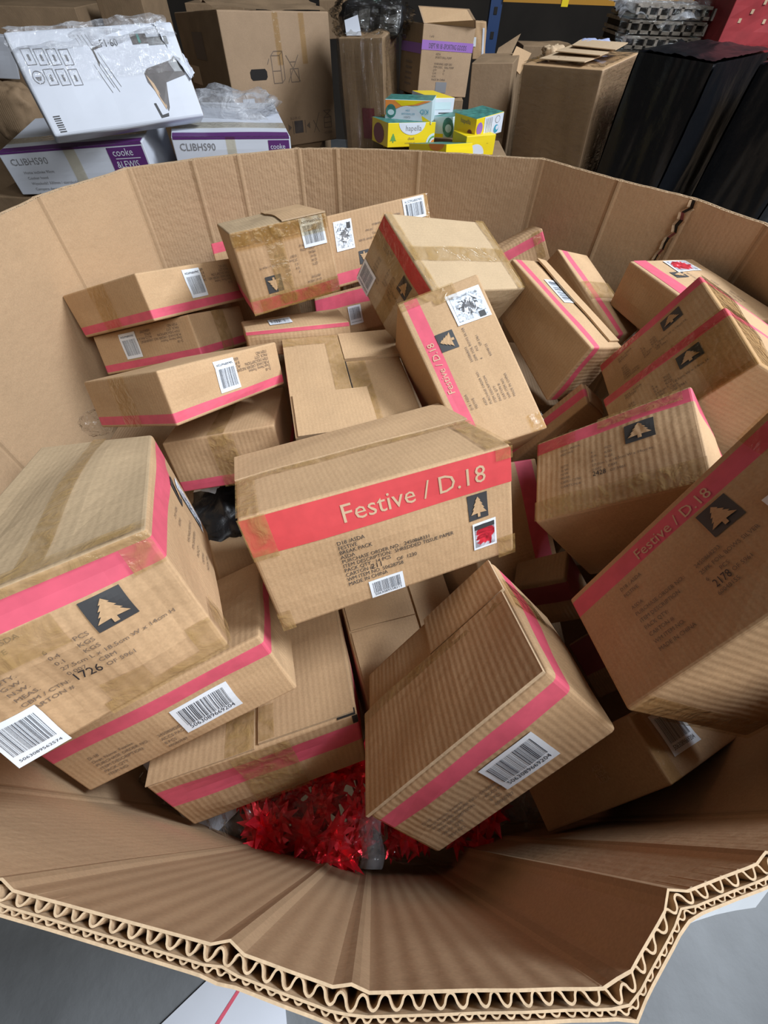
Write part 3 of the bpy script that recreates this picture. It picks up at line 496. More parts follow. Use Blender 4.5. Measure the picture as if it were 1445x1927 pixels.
C.rect(mb, 'F', .972, .86, .999, 1.0, 'dark', .0008, 2); C.rect(mb, 'T', .90, 0.0, .992, .045, 'dark', .0008, 2)  # near-black patches painted for the shade inside the ripped corner
fin(C, e, mb)
C.slab(e, 'T', .52, .015, .985, .995, t=.004, mat='ribbed')
C.slab(e, 'T', .0, .0, .50, .99, t=.0015, off=.0005, mat='ribbed')
C.tape(e, [('F', .38, .0, .66, 1), ('T', .36, 0, .50, .24)], off=.0028); C.tape(e, [('T', .525, .02, .60, .24)], name='flap_tape', off=.006)
C, e, mb = carton('C1', 'creased red accessory pack carton tipped towards the viewer in the front centre', 'accs', band=PC, mats={'*': 'ribbed', 'R': 'kraft'}, bulge=.006, r=.006)
fin(C, e, mb); C.barcode(e, 'F', .635, .42, .28, .44, '5063089669204', 9)
C.slab(e, 'T', .0, .0, .985, .64, t=.004, mat='ribbed', skew=(0, 0, 0, .0), lift=(0, 0, .002, .001)); C.slab(e, 'T', .50, .66, .995, .995, t=.004, mat='ribbed')
C.tape(e, [('T', 0, .56, .97, .64)], off=.0065); C.tape(e, [('R', .5, .55, .78, 1)], 'cleartape', name='side_tape')
C, e, mb = carton('BR', 'dark-sided carton low in the front right corner with a barcode along its lit end', None, mats={'*': 'kraft'})
for a in range(3): C.text(mb, 'L', 'ASDA', .60, .52 - a * .09, .006, 'pale')
fin(C, e, mb); C.barcode(e, 'F', .36, .55, .36, .6, '5063089669204', 10, ang=0.0); C.tape(e, [('F', 0, 0, .12, 1)], 'cleartape')
# right side
C, e, mb = carton('R1', 'large tilted silver foil bows carton at the right edge with a faint band', 'long', band=(.795, .945, 'pink'), mats={'*': 'kraft', 'B': 'ribbed'}, bulge=.006)
C.text(mb, 'F', '2178', .51, .70 - 7 * .058, .008, 'pen', sx=.8)
fin(C, e, mb); C.barcode(e, 'F', .86, .42, .16, .26, '5063089562574', 11); C.tape(e, [('F', .88, .78, 1, 1), ('B', 0, 0, 1, .10), ('B', 0, 0.1, .12, 1)], 'cleartape')
C, e, mb = carton('R2', 'crumpled carton with pen number 2428 over a dark underside, right of the centre carton', 'end', band=(.82, .975, 'pink'), mats=RB, bulge=.006)
C.text(mb, 'F', '2428', .40, .335, .008, 'pen', sx=.8)
fin(C, e, mb); C.tape(e, [('F', 0, 0, 1, .22), ('F', .45, .86, .95, 1.0)]); C.tape(e, [('F', 0, .80, .3, 1)], 'cleartape', name='clear_tape')
C, e, mb = carton('R3', 'shaded tree-mark carton directly behind carton 2428, clear tape round its right corner', 'end', band=(.84, .985, 'pink'), mats={'*': 'kraft', 'R': 'ribbed'}, bulge=.005)
fin(C, e, mb); C.tape(e, [('F', .72, .0, 1, .86), ('F', 0, 0, 1, .10), ('R', 0, 0, .25, 1), ('F', 0, .84, 1, 1)], 'cleartape'); C.barcode(e, 'R', .62, .5, .3, .4, '5063089562574', 12)
C, e, mb = carton('R4', 'dusky tree-mark carton, farthest back of the three leaning at the right', 'end', band=(.84, .985, 'pink'), bulge=.005)
fin(C, e, mb); C.tape(e, [('F', 0, .84, .45, 1), ('R', 0, 0, .3, 1)], 'cleartape')
mb2 = MB(); C.rect(mb2, 'F', .10, .06, .42, .16, 'white', .002); C.rect(mb2, 'F', .38, .08, .41, .14, 'bars', .0024, 2); mb2.build('paper_strip', e, C.c)
C, e, mb = carton('R5', 'carton by the far right bin wall with a red photo label on its pale top', None, mats={'*': 'kraft'}, bulge=.004)
C.rect(mb, 'F', .005, .76, .995, .95, 'pink'); C.tree(mb, 'F', .72, .58, .10, .18)
block(C, mb, 'F', LONGT, .25, .70, .0042, .055, .5)
fin(C, e, mb); C.picture(e, 'F', .86, .36, .2, .36, 'redphoto')
C, e, mb = carton('R6', 'tall half-open carton with a big dark side and a barcode on its narrow lit edge', None, mats={'*': 'kraft', 'L': 'ribbed', 'T': 'kraft'}, band=(.74, .90, 'pink'), bulge=.004)
fin(C, e, mb); C.barcode(e, 'F', .60, .42, .27, .40, '5063089669204', 13)
C.slab(e, 'F', .05, .02, .985, .32, t=.003, lift=(0, 0, .004, 0), mat='kraft')
C, e, mb = carton('R7', 'narrow carton standing on end behind the half-open one, pink stripe along its left edge', None, mats={'*': 'kraft'}, band=(.70, .88, 'pink'))
fin(C, e, mb); C.tape(e, [('F', .40, 0, .60, 1)])
C, e, mb = carton('R8', 'far carton whose pink-striped corner peeks above the half-open carton', None, band=(.70, .92, 'pink'), mats={'*': 'ribbed'})
fin(C, e, mb); C.tape(e, [('F', .86, .35, .96, 1)])
C, e, mb = carton('R9', 'slim ribbed carton lying deep between the silver photo carton and carton 2428', None, mats={'*': 'ribbed'}, band=(.35, .7, 'pink'))
fin(C, e, mb); C.slab(e, 'R', .1, .1, .95, .95, t=.002, mat='edge')
# middle
C, e, mb = carton('M1', 'pale silver foil bows carton with a white photo label, standing right behind the centre carton', 'long', band=(.765, .925, 'pink'), bulge=.004, mats={'*': 'kraft'})
fin(C, e, mb); C.picture(e, 'F', .83, .26, .20, .42, 'silver', (-.46, -.36, -.28, -.18)); C.tape(e, [('F', .90, .32, 1, .62), ('F', .94, .62, 1, 1)]); C.tape(e, [('F', 0, 0, .10, .18)], 'cleartape', name='corner_tape')
C, e, mb = carton('M2', 'tape-covered carton with a pale lid, tilted high behind the silver photo carton', 'end', band=(.80, .975, 'red', 'F'), bulge=.005, mats={'*': 'olive'})
fin(C, e, mb); C.barcode(e, 'F', .16, .17, .27, .34, '5063089562574', 14)
C.tape(e, [('T', .44, 0, .62, 1), ('T', 0, 0, 1, .06), ('T', 0, .9, 1, 1)]); C.tape(e, [('F', 0, .62, 1, 1), ('F', .5, 0, .7, .6)], 'cleartape', name='clear_tape')
C, e, mb = carton('M3', 'upside-down bow carton glistening with tape, highest at the back left of the pile', 'end', band=(.82, .975, 'pink'), bulge=.006, mats={'*': 'olive', 'F': 'ribbed'})
fin(C, e, mb); C.barcode(e, 'F', .17, .175, .25, .34, '5063089562574', 15)
C.tape(e, [('F', 0, 0, 1, .16), ('F', .5, 0, .68, .95), ('F', 0, .78, 1, 1)]); C.slab(e, 'B', .0, .0, .46, 1, t=.002); C.tape(e, [('F', .02, .0, .98, .2), ('F', .1, .82, .9, 1)], 'cleartape', name='clear_tape', off=.0022)
C, e, mb = carton('M4', 'upside-down carton against the far bin wall, barcode in its top right corner', None, band=(.80, .96, 'pink'), mats=RB, bulge=.003)
C.tree(mb, 'F', .70, .66, .10, .19); block(C, mb, 'F', LONGT, .30, .70, .0042, .058, .5)
fin(C, e, mb); C.barcode(e, 'F', .15, .17, .22, .3, '5063089562574', 16); C.picture(e, 'F', .86, .30, .17, .4, 'silver', (-.4, -.4, -.2, -.2)); C.tape(e, [('F', 0, 0, .05, .7)], 'cleartape')
C, e, mb = carton('M5', 'half-hidden shaded carton with a small barcode under the gap between the two taped cartons', None, band=(.60, .92, 'pink'))
fin(C, e, mb); C.barcode(e, 'F', .62, .36, .2, .4, '5063089669204', 17)
C, e, mb = carton('M6', 'flat carton directly under the upside-down taped carton, its dark top carrying a faded label', None, mats={'*': 'ribbed', 'T': 'kraft'}); C.rect(mb, 'F', .004, .86, .996, .985, 'pink')
fin(C, e, mb); C.barcode(e, 'T', .36, .5, .22, .5, '5063089669204', 18)
C, e, mb = carton('M7', 'open-flapped carton in the middle of the pile, plain lids facing up', None, mats={'*': 'kraft'}, band=(.7, .95, 'pink'), bulge=.003)
C.rect(mb, 'T', .50, .0, .515, .72, 'dark', .0012, 3); fin(C, e, mb); C.slab(e, 'T', .0, .0, .50, .99, t=.005); C.slab(e, 'T', .02, .0, .62, .38, t=.004, off=.006); C.slab(e, 'T', .505, .70, 1.0, .995, t=.007)  # dark strip painted for the shade in the gap between the lids
C.tape(e, [('T', .37, .38, .50, .99), ('T', 0, .90, .37, .99)], off=.0072); C.tape(e, [('T', .52, 0, .68, .69)], name='inner_tape', off=.0025)
C, e, mb = carton('S0', 'carton whose pink corner just shows at the back, left of the glistening taped one', None, band=(.66, .99, 'pink'))
fin(C, e, mb)
# left stack
for key, lab, sd, bu, kw in (('S1', 'upside-down accessory carton at the top of the left stack, touching the bin wall', 21, .52, {}),
                     ('S2', 'upside-down accessory carton second from the top of the left stack, shaded barcode side', 22, .64, {}),
                     ('S3', 'upside-down accessory carton third in the left stack with the brightest barcode', 23, .53, {})):
    C, e, mb = carton(key, lab, 'accs', band=(.76, .94, 'pink'), bulge=.004)
    fin(C, e, mb); C.barcode(e, 'F', bu, .40, .17, .62, '5063089669204', sd)
    C.tape(e, [('R', .40, 0, .62, 1)], 'cleartape'); 
    if key == 'S2': C.tape(e, [('L', .4, 0, .62, 1)], name='end_tape')
C, e, mb = carton('S4', 'plain carton with brown tape across its lid at the bottom of the left stack', None, band=(.02, .22, 'pink'), mats={'*': 'kraft', 'F': 'ribbed'})
fin(C, e, mb); C.tape(e, [('T', .40, 0, .55, 1), ('F', .40, 0, .62, 1)])
# deeper layer
C, e, mb = carton('B2', 'plain carton lying flat below the centre carton, crossed by two lid seams', None, mats={'*': 'kraft'})
fin(C, e, mb); C.slab(e, 'T', .02, .02, .62, .52, t=.003); C.slab(e, 'T', .64, .02, .99, .98, t=.004); C.slab(e, 'T', .02, .54, .62, .98, t=.003)
C, e, mb = carton('B1', 'shaded carton standing between the centre carton and carton 2428, pink stripe down its side', None, mats={'*': 'kraft'}, band=(.70, .93, 'pink'))
fin(C, e, mb)
C, e, mb = carton('B3', 'dark reddish carton corner deep between the front centre carton and the large right one', None, mats={'*': 'shadekraft'}, band=(.4, .98, 'maroon'))
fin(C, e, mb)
C, e, mb = carton('B4', 'small shadowed carton at the bottom of the gap right of the centre carton', None, mats={'*': 'shadekraft'}, band=(.5, .9, 'maroon'))
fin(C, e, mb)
C, e, mb = carton('L4', 'brown carton in the dark gap between the left foreground carton and the centre one', None, mats={'*': 'kraft'})
fin(C, e, mb)
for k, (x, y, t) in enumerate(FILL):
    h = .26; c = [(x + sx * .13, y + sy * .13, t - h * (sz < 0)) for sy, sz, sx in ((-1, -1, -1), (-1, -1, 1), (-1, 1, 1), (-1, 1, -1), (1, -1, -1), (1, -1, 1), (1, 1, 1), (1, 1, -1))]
    C, e, mb = carton(c, 'plain brown carton buried in the shadow under the pile', None, mats={'*': 'shadekraft'}, group='cartons buried deep in the bin')
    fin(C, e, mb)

# ------------------------------------------------------------------ bags of foil bows
def bow(loc, size, seed, label, group):
    rng = random.Random(seed); mb = MB(); ax = Vector((rng.gauss(0, 1), rng.gauss(0, 1), rng.uniform(.3, 1.5))).normalized(); X = ax.orthogonal().normalized(); Y = ax.cross(X)
    for ring, cnt, el in ((0, 8, .12), (1, 6, .6), (2, 3, 1.1)):
        for k in range(cnt):
            a = 2 * math.pi * (k + .5 * (ring % 2)) / cnt + rng.uniform(-.2, .2); ee = el + rng.uniform(-.12, .12); rad = X * math.cos(a) + Y * math.sin(a)
            d = rad * math.cos(ee) + ax * math.sin(ee); sd = ax.cross(rad).normalized(); up = d.cross(sd); L = size * (1 - .12 * ring) * rng.uniform(.85, 1.1); w = size * .30
            b = [d * L * .25 + sd * w, d * L * .25 + up * w * .8, d * L * .25 - sd * w, d * L * .2 - up * w * .5]; tip = d * L; o = Vector()
            for i in range(4):
                mb.face([b[i], tip, b[(i + 1) % 4]], 'foil')
                if i != 1: mb.face([o, b[i], b[(i + 1) % 4]], 'foil')
    ob = mb.build('gift_bow'); ob.location = loc; return tag(ob, label, 'gift bow', group)
rng = random.Random(3)
def clump(c, ext, cnt, size, label, group, s0):
    for k in range(cnt):
        p = [c[i] + ext[i] * rng.uniform(-1, 1) for i in range(3)]; bow(p, size * rng.uniform(.8, 1.15), s0 + k, label, group)
clump((-.115, .030, .505), (.12, .065, .035), 44, .044, 'red foil star bow in the brightly lit left bag', 'red bows in the left bag', 100)
clump((.125, .012, .485), (.10, .040, .025), 20, .040, 'red foil star bow in the shaded right bag', 'red bows in the right bag', 200)
def bag(name, c, ext, mat, label, seed, cat='bag', amp=.25, freq=2.2, rot=0, power=.6):
    mb = MB(); cr, sr = math.cos(rot), math.sin(rot)
    def f(a, b):
        th = 2 * math.pi * a; ph = math.pi * (b - .5); sg = lambda x: math.copysign(abs(x) ** power, x)
        d = Vector((sg(math.cos(th)) * abs(math.cos(ph)) ** power, sg(math.sin(th)) * abs(math.cos(ph)) ** power, sg(math.sin(ph))))
        k = 1 + amp * noise.noise(d * freq + Vector((seed, 0, 0))) + amp * .35 * noise.noise(d * freq * 4 + Vector((0, seed, 0)))
        x, y, z = d.x * ext[0] * k, d.y * ext[1] * k, d.z * ext[2] * k
        return (c[0] + x * cr - y * sr, c[1] + x * sr + y * cr, c[2] + z)
    mb.grid(f, 40, 22, mat); o = mb.build(name, None, tuple(c), smooth=True, merge=True)
    return tag(o, label, cat)
bag('plastic_bag', (-.12, .038, .50), (.15, .085, .062), 'clear', 'clear plastic bag packed with red foil bows at the very front of the bin', 1.3, amp=.18)
bag('plastic_bag', (.14, .012, .480), (.135, .060, .045), 'clear', 'clear bag of red bows in shadow under the front centre carton', 4.1, amp=.18)
# folded seam of the first bag
mb = MB(); mb.grid(lambda a, b: (.0 + .036 * (a - .5) + .004 * math.sin(b * 9), -.050 + .10 * b, .535 + .012 * math.sin(3.1 * a) + .004 * math.sin(b * 14)), 8, 24, 'cloudy'); tag(mb.build('plastic_film', smooth=True), 'folded strip of clear film between the two bags of bows', 'plastic film')
bag('plastic_bag', (.255, .055, .47), (.05, .035, .03), 'cloudy', 'crinkled cloudy bag end beside the dark-sided carton at the front right', 6.1, amp=.3)
# white card in a clear sleeve
def plate(name, pts, t, mats, label, cat, deco=None, parent=None):
    A, B_, C_, D_ = [Vector(p) for p in pts]; nn = (B_ - A).cross(D_ - A).normalized() * t; mb = MB()
    mb.grid(lambda a, b: A.lerp(B_, a).lerp(D_.lerp(C_, a), b) + nn, 6, 6, mats, 1, 1); mb.grid(lambda a, b: A.lerp(B_, 1 - a).lerp(D_.lerp(C_, 1 - a), b), 6, 6, mats)
    for p, q in ((A, B_), (B_, C_), (C_, D_), (D_, A)): mb.face([p, q, q + nn, p + nn], 'greyink' if deco else mats)
    if deco:
        for (u, v, r, m) in deco:
            ce = A.lerp(B_, u).lerp(D_.lerp(C_, u), v) + nn * 1.15; ex = (B_ - A).normalized() * r; ey = (D_ - A).normalized() * r
            mb.face([ce + ex * math.cos(2 * math.pi * k / 14) + ey * math.sin(2 * math.pi * k / 14) for k in range(14)], m)
    o = mb.build(name, parent)
    if label: tag(o, label, cat)
    return o
dots = [(.12 + .11 * i, .10 + .15 * ((i * 7) % 5) / 5, .0022, ('cyan', 'fade', 'greyink')[i % 3]) for i in range(7)] + [(.18, .42, .022, 'ink')]
plate('greeting_card', [(-.282, -.030, .485), (-.195, .058, .500), (-.36, .19, .515), (-.445, .100, .500)], .004, 'carton', 'white card with tiny coloured dots in a sleeve, poking out low at the front left', 'card', dots)
bag('plastic_bag', (-.36, .055, .472), (.085, .05, .018), 'clear', 'flat clear plastic sleeve around the white card at the front left', 8.7, rot=2.3, amp=.25)
bag('plastic_bag', (-.235, .000, .475), (.03, .025, .018), 'cloudy', 'crinkled clear corner of film at the left tip of the left bow bag', 9.9, amp=.4)
bag('plastic_bag', (-.235, .005, .455), (.055, .045, .03), 'black', 'dark plastic bag in the shadow between the white card and the bow bag', 9.2, amp=.3)
bag('plastic_bag', (-.345, .545, .66), (.07, .10, .05), 'black', 'dark shiny plastic bag in the hole left of the centre carton', 11.2, amp=.35)
mb = MB(); mb.grid(lambda a, b: (-.40 + .05 * a, .55 + .05 * b, .715 + .006 * math.sin(4 * a)), 3, 3, 'white'); tag(mb.build('paper_tag'), 'small white paper tag on the dark bag in the hole left of the centre carton', 'tag')
bag('plastic_bag', (-.575, .625, .83), (.028, .02, .02), 'clear', 'scrap of clear film between the left bin wall and the stack', 12.2, amp=.3)
# ------------------------------------------------------------------ floor things in front of the bin
plate('cardboard_sheet', [(-.50, -.40, .004), (-.15, -.40, .004), (-.185, -.285, .004), (-.325, -.255, .004)], .004, 'carton', 'white glossy sheet with a pink line on the grey floor in front of the bin', 'sheet')
mb = MB(); mb.face([(-.36, -.40, .0095), (-.35, -.40, .0095), (-.265, -.275, .0095), (-.273, -.275, .0095)], 'pink'); o = mb.build('printed_line', bpy.data.objects['cardboard_sheet'])
sh = empty('shoe', (.055, -.33, 0)); tag(sh, 'black lace-up shoe of the photographer on the floor below the near rim of the bin', 'shoe')
mb = MB()
def shoe(a, b):
    th = 2 * math.pi * a; k = b; L = .145 - .012 * k * 2; Wd = .052 - .008 * k
    y = math.sin(th) * L; x = math.cos(th) * Wd * (1 - .18 * abs(math.sin(th))) ; z = .025 + .075 * math.sin(k * math.pi / 2) * (1 - .45 * max(0, math.sin(th)))
    r = math.cos(k * math.pi / 2) ** .5 if k < 1 else 0
    return (.055 + x * r, -.42 + y * (r * .999 + .001), z)
mb.grid(shoe, 28, 8, 'black'); mb.build('upper', sh, (.055, -.33, 0), smooth=True)
mb = MB(); mb.grid(lambda a, b: (.055 + math.cos(2 * math.pi * a) * .055 * (1 - .18 * abs(math.sin(2 * math.pi * a))), -.42 + math.sin(2 * math.pi * a) * .15, .001 + .027 * b), 28, 1, 'rubber'); mb.build('sole', sh, (.055, -.33, 0))
mb = MB()
for k in range(5):
    y = -.40 + k * .02; mb.box((-.026, -.003, 0), (.026, .003, .004), 'greyink', Matrix.Rotation(.3 * (-1) ** k, 3, 'Z'), (.055, y, .098 - k * .006))
mb.build('laces', sh, (.055, -.33, 0))

# ------------------------------------------------------------------ stock behind the bin
def stretch(key, z0):
    P = [Vector(p) for p in BOX[key]]
    for a, b in ((0, 3), (1, 2), (4, 7), (5, 6)):
        d = P[a] - P[b]; P[a] = P[b] + d * ((z0 - P[b].z) / d.z)
    return P
def upright(x0, x1, y0, y1, z0, z1, yaw=0):
    c = Vector(((x0 + x1) / 2, (y0 + y1) / 2, 0)); R = Matrix.Rotation(yaw, 3, 'Z')
    return [R @ (Vector(p) - c) + c for p in ((x0, y0, z0), (x1, y0, z0), (x1, y0, z1), (x0, y0, z1), (x0, y1, z0), (x1, y1, z0), (x1, y1, z1), (x0, y1, z1))]
def crumple(name, pts, amp, mat, label=None, cat=None, seed=0, parent=None, n=24):
    A, B_, C_, D_ = [Vector(p) for p in pts]; nn = (B_ - A).cross(D_ - A).normalized(); mb = MB()
    def f(a, b):
        p = A.lerp(B_, a).lerp(D_.lerp(C_, a), b); w = Vector((a * 3 + seed, b * 3, seed)); return p + nn * amp * (noise.noise(w) + .5 * noise.noise(w * 3.1)) + (B_ - A) * .04 * noise.noise(w * 2 + Vector((9, 0, 0))) + (D_ - A) * .08 * noise.noise(w * 2)
    mb.grid(f, n, n, mat); o = mb.build(name, parent, smooth=True)
    if label: tag(o, label, cat)
    return o
# white furniture carton, torn
C, e, mb = carton('W1', 'torn glossy white carton with a dark grill picture, tilted at the upper left', None, mats={'*': 'carton', 'R': 'shadekraft'}, bulge=.005, r=.008)
for i in range(4):
    for j in range(2):
        u = .045 + .068 * i; v = .84 - .19 * j - .012 * i
        if (i, j) == (0, 1): continue
        for q in ((u, v, u + .055, v + .006), (u, v - .15, u + .055, v - .144), (u, v - .15, u + .003, v), (u + .052, v - .15, u + .055, v)): C.rect(mb, 'F', *q, 'greyink', .0012, 2)
        C.rect(mb, 'F', u + .022, v - .11, u + .034, v - .05, 'greyink', .0012, 2)
for k in range(16):
    a0, a1 = 2 * math.pi * k / 16, 2 * math.pi * (k + 1) / 16
    C.poly(mb, 'F', [(.073 + r_ * math.cos(a), .575 + 2 * r_ * math.sin(a)) for r_, a in ((.028, a0), (.032, a0), (.032, a1), (.028, a1))], 'greyink', .0012)
C.poly(mb, 'F', [(.055, .58), (.09, .58), (.082, .545), (.063, .545)], 'greyink', .0013)
for k in range(4): C.poly(mb, 'F', [(.37 + .022 * k, .93), (.373 + .022 * k, .93), (.46 + .022 * k, .36 + .05 * (k % 2)), (.457 + .022 * k, .36 + .05 * (k % 2))], 'greyink', .0012)
C.poly(mb, 'F', [(.44, .80), (.50, .82), (.50, .80), (.45, .78), (.455, .66), (.445, .62)], 'photo', .0012)
C.text(mb, 'F', 'F1·60', .50, .80, .020, 'ink', .0014)
C.poly(mb, 'F', [(.70, .52), (.73, .56), (.90, .62), (.97, .60), (.965, .46), (.82, .40), (.78, .14), (.765, .10), (.755, .2), (.70, .42)], 'photo', .0012)
C.poly(mb, 'F', [(.705, .50), (.735, .40), (.765, .16), (.755, .12), (.73, .28)], 'pale', .0015)
C.poly(mb, 'F', [(.88, .60), (.93, .66), (.97, .63), (.965, .5), (.9, .5)], 'tin', .0016)
C.rect(mb, 'F', .70, .80, .80, .90, 'photo', .0012, 3); C.rect(mb, 'F', .80, .78, .93, .86, 'tin', .0013, 3); C.rect(mb, 'F', .74, .81, .755, .90, 'teal', .0016, 2)
C.poly(mb, 'F', [(.685, .20), (.70, .20), (.715, .055), (.70, .04)], 'ink', .0012); C.poly(mb, 'F', [(.70, .04), (.755, .05), (.76, .085), (.712, .07)], 'ink', .0013)
for k in range(8): C.rect(mb, 'F', .045, .035 + .022 * k + .002 * (k % 3), .085, .047 + .022 * k, 'ink', .0012, 2)
fin(C, e, mb)
crumple('stretch_film', [C.surf('F', -.01, .80, .012), C.surf('F', .99, .86, .012), C.surf('F', .97, 1.12, -.04), C.surf('F', .02, 1.08, -.02)], .03, 'cloudy', None, None, 3, None).name = 'stretch_film'
tag(bpy.data.objects['stretch_film'], 'crumpled grey stretch film hanging over the torn white carton', 'plastic film')
crumple('torn_lid', [C.surf('F', .86, .98, .0), C.surf('F', .99, .40, .012), C.surf('F', 1.05, .50, -.03), C.surf('F', .98, 1.08, -.06)], .02, 'carton', parent=None)
tl = bpy.data.objects['torn_lid']; tl.parent = e; tl.matrix_parent_inverse = Matrix.Translation(-Vector(e.location))
mb = MB(); C.rect(mb, 'F', -.0, .50, .95, 1.0, 'clear', .006, 14); mb.build('film_layer', e, C.c, smooth=True)
for key, lab in (('W2', 'white carton marked CLIBHS90 with a purple cooke & LEWIS panel, lower left behind the bin'), ('W3', 'white CLIBHS90 carton with a small purple end panel, right of its twin behind the bin')):
    C, e, mb = carton(stretch(key, .78), lab, None, mats={'*': 'carton'}, bulge=.004)
    wu = C.dx
    C.rect(mb, 'F', .735 if key == 'W2' else .80, .10, .985, .93, 'purple', .001)
    C.rect(mb, 'F', .01, .955, .99, 1.0, 'purple', .001); C.rect(mb, 'T', .01, 0, .99, .10, 'purple', .001)
    C.text(mb, 'F', 'CLIBHS90', .05, .70 if key == 'W2' else .76, .024, 'greyink', .0014, sx=1.0)
    C.text(mb, 'F', 'cooke', .765 if key == 'W2' else .815, .76, .024 if key == 'W2' else .019, 'carton', .0018, sx=.95)
    C.text(mb, 'F', '&LEWIS', .765 if key == 'W2' else .82, .53, .022 if key == 'W2' else .018, 'carton', .0018, sx=.85)
    C.rect(mb, 'F', .775, .70, .95, .715, 'carton', .0018, 2)
    for k, t in enumerate(('Hotte inclinée 90cm', 'Cooker hood', 'Wysokość 330mm / szerokość', 'Campana decorativa', 'Capota Inox')): C.text(mb, 'F', t, .10 + .005 * k, .50 - .13 * k, .010, 'greyink', .0014)
    C.rect(mb, 'L', 0, .0, .95, .12, 'purple', .001)
    fin(C, e, mb); C.tape(e, [('F', .44, 0, .52, 1), ('T', 0, .2, 1, .35)], 'cleartape')
bag('stretch_film', (-0.768, 2.55, 0.954), (.20, .10, .07), 'cloudy', 'crumpled cloudy film bunched on top of the right CLIBHS90 carton', 21.0, 'plastic film', amp=.5)
# large removal carton
C, e, mb = carton(stretch('K1', .715), 'large plain brown carton with a hand hole and packing symbols, standing behind the white cartons', None, mats={'*': 'bgkraft', 'L': 'shadekraft'}, bulge=.006, r=.006)  # front dimmed, left side darker still: shade put into the board colour
def K(u, v): return (u, 1 - (1 - v) * .48 / C.dy * 1.0)
def kr(u0, v0, u1, v1, m='fade'): a = K(u0, v0); b = K(u1, v1); C.rect(mb, 'F', a[0], a[1], b[0], b[1], m, .0012, 2)
def kp(pts, m='fade'): C.poly(mb, 'F', [K(*p) for p in pts], m, .0013)
kp([(.19, .59), (.205, .61), (.33, .61), (.345, .59), (.345, .55), (.33, .53), (.205, .53), (.19, .55)], 'dark')
def kl(a, b, w=.006):
    d = Vector((b[0] - a[0], b[1] - a[1])); d = Vector((-d.y, d.x)).normalized() * w / 2; kp([(a[0] + d.x, a[1] + d.y), (b[0] + d.x, b[1] + d.y), (b[0] - d.x, b[1] - d.y), (a[0] - d.x, a[1] - d.y)])
for a, b in (((.40, .50), (.40, .70)), ((.40, .70), (.48, .70)), ((.48, .70), (.48, .50)), ((.40, .50), (.48, .50)), ((.40, .59), (.48, .59)), ((.40, .70), (.43, .73)), ((.43, .73), (.51, .73)), ((.51, .73), (.48, .70)), ((.51, .73), (.51, .53)), ((.51, .53), (.48, .50)),
             ((.54, .70), (.66, .50)), ((.66, .70), (.54, .50)), ((.57, .50), (.57, .60)), ((.57, .60), (.65, .60)), ((.65, .60), (.65, .50)), ((.57, .50), (.65, .50)), ((.57, .65), (.63, .65)), ((.36, .64), (.38, .68)),
             ((.75, .07), (.82, .24)), ((.75, .18), (.81, .07)), ((.87, .25), (.95, .25)), ((.87, .25), (.95, .19)), ((.95, .25), (.87, .19)), ((.87, .10), (.87, .19)), ((.95, .10), (.95, .19)), ((.87, .10), (.95, .10)), ((.87, .145), (.95, .145)), ((.87, .19), (.95, .19)), ((.53, .08), (.53, .19)), ((.66, .08), (.66, .19))): kl(a, b)
kr(.545, .085, .635, .19, 'photo'); kp([(.48, .11), (.515, .14), (.48, .17)]); kp([(.71, .11), (.675, .14), (.71, .17)])
kr(.08, .32, .19, .40, 'carton'); kr(.10, .335, .17, .375, 'greyink'); kr(.28, .13, .36, .24, 'carton')
C.text(mb, 'F', 'SLO-3R V2', *K(.51, .205), .010, 'fade'); C.text(mb, 'F', 'HC18B/5', *K(.86, .045), .011, 'fade')
C.rect(mb, 'L', .35, .66, .60, .86, 'fade', .0012, 3); C.rect(mb, 'L', .1, .45, .35, .60, 'pale', .0012, 3)
fin(C, e, mb)
mb = MB()
for u in (.46, .70): mb.grid(lambda a, b: C.surf('F', u + .05 * a, .99 - .35 * b, .004), 4, 12, 'cleartape')
mb.build('packing_tape', e, C.c)
crumple('flap', [C.surf('T', .0, .0, .004), C.surf('T', 1, 0, .004), C.surf('T', 1, .4, .05), C.surf('T', 0, .4, .04)], .012, 'shadekraft', parent=None, n=10)
fl = bpy.data.objects['flap'] if 'flap' in bpy.data.objects else None
for o in list(bpy.data.objects):
    if o.name.startswith('flap') and o.parent is None: o.parent = e; o.matrix_parent_inverse = Matrix.Translation(-Vector(e.location))
# sporting goods carton
C, e, mb = carton('SG', 'olive-brown carton with a purple band and a raised flap, standing behind the yellow boxes', None, mats={'*': 'shadekraft', 'F': 'bgkraft'}, bulge=.003)  # sides coloured darker than the front to carry their shade
C.rect(mb, 'F', .0, .66, 1, .79, 'violet', .001); C.rect(mb, 'L', .0, .60, 1, .74, 'violet', .001)
C.text(mb, 'F', 'DEPT 90 18 -SPORTING GOODS', .13, .685, .017, 'ink', .0014, sx=.62); C.text(mb, 'F', '1 of 8', .13, .83, .007, 'fade')
for k, t in enumerate(('ASDA', 'SPORTS BALL PUMP', '', 'WARNING: KEEP DRY', 'ITEM DESC.   BALL PUMP', 'QTY            24', 'G.W.           12', 'N.W.', 'MADE IN CHINA')): C.text(mb, 'F', t, .28 - .004 * k, .60 - .045 * k, .0075, 'fade', .0013)
C.rect(mb, 'F', .34, .06, .56, .22, 'greyink', .0013, 3)
for k in range(5): C.rect(mb, 'L', .3, .45 - .08 * k, .62, .48 - .08 * k, 'fade', .0013, 2)
fin(C, e, mb); A = C.P
mb = MB(); fp = [A[3], A[2], (0.346, 2.98, 1.208), (0.336, 2.98, 1.232), (0.301, 2.98, 1.264), (0.069, 2.98, 1.268)]
fp = [Vector(p) for p in fp]; mb.face([fp[0], fp[1], fp[3], fp[4], fp[5]], 'bgkraft'); mb.face([p + Vector((0, .004, 0)) for p in (fp[5], fp[4], fp[3], fp[1], fp[0])], 'kraft')
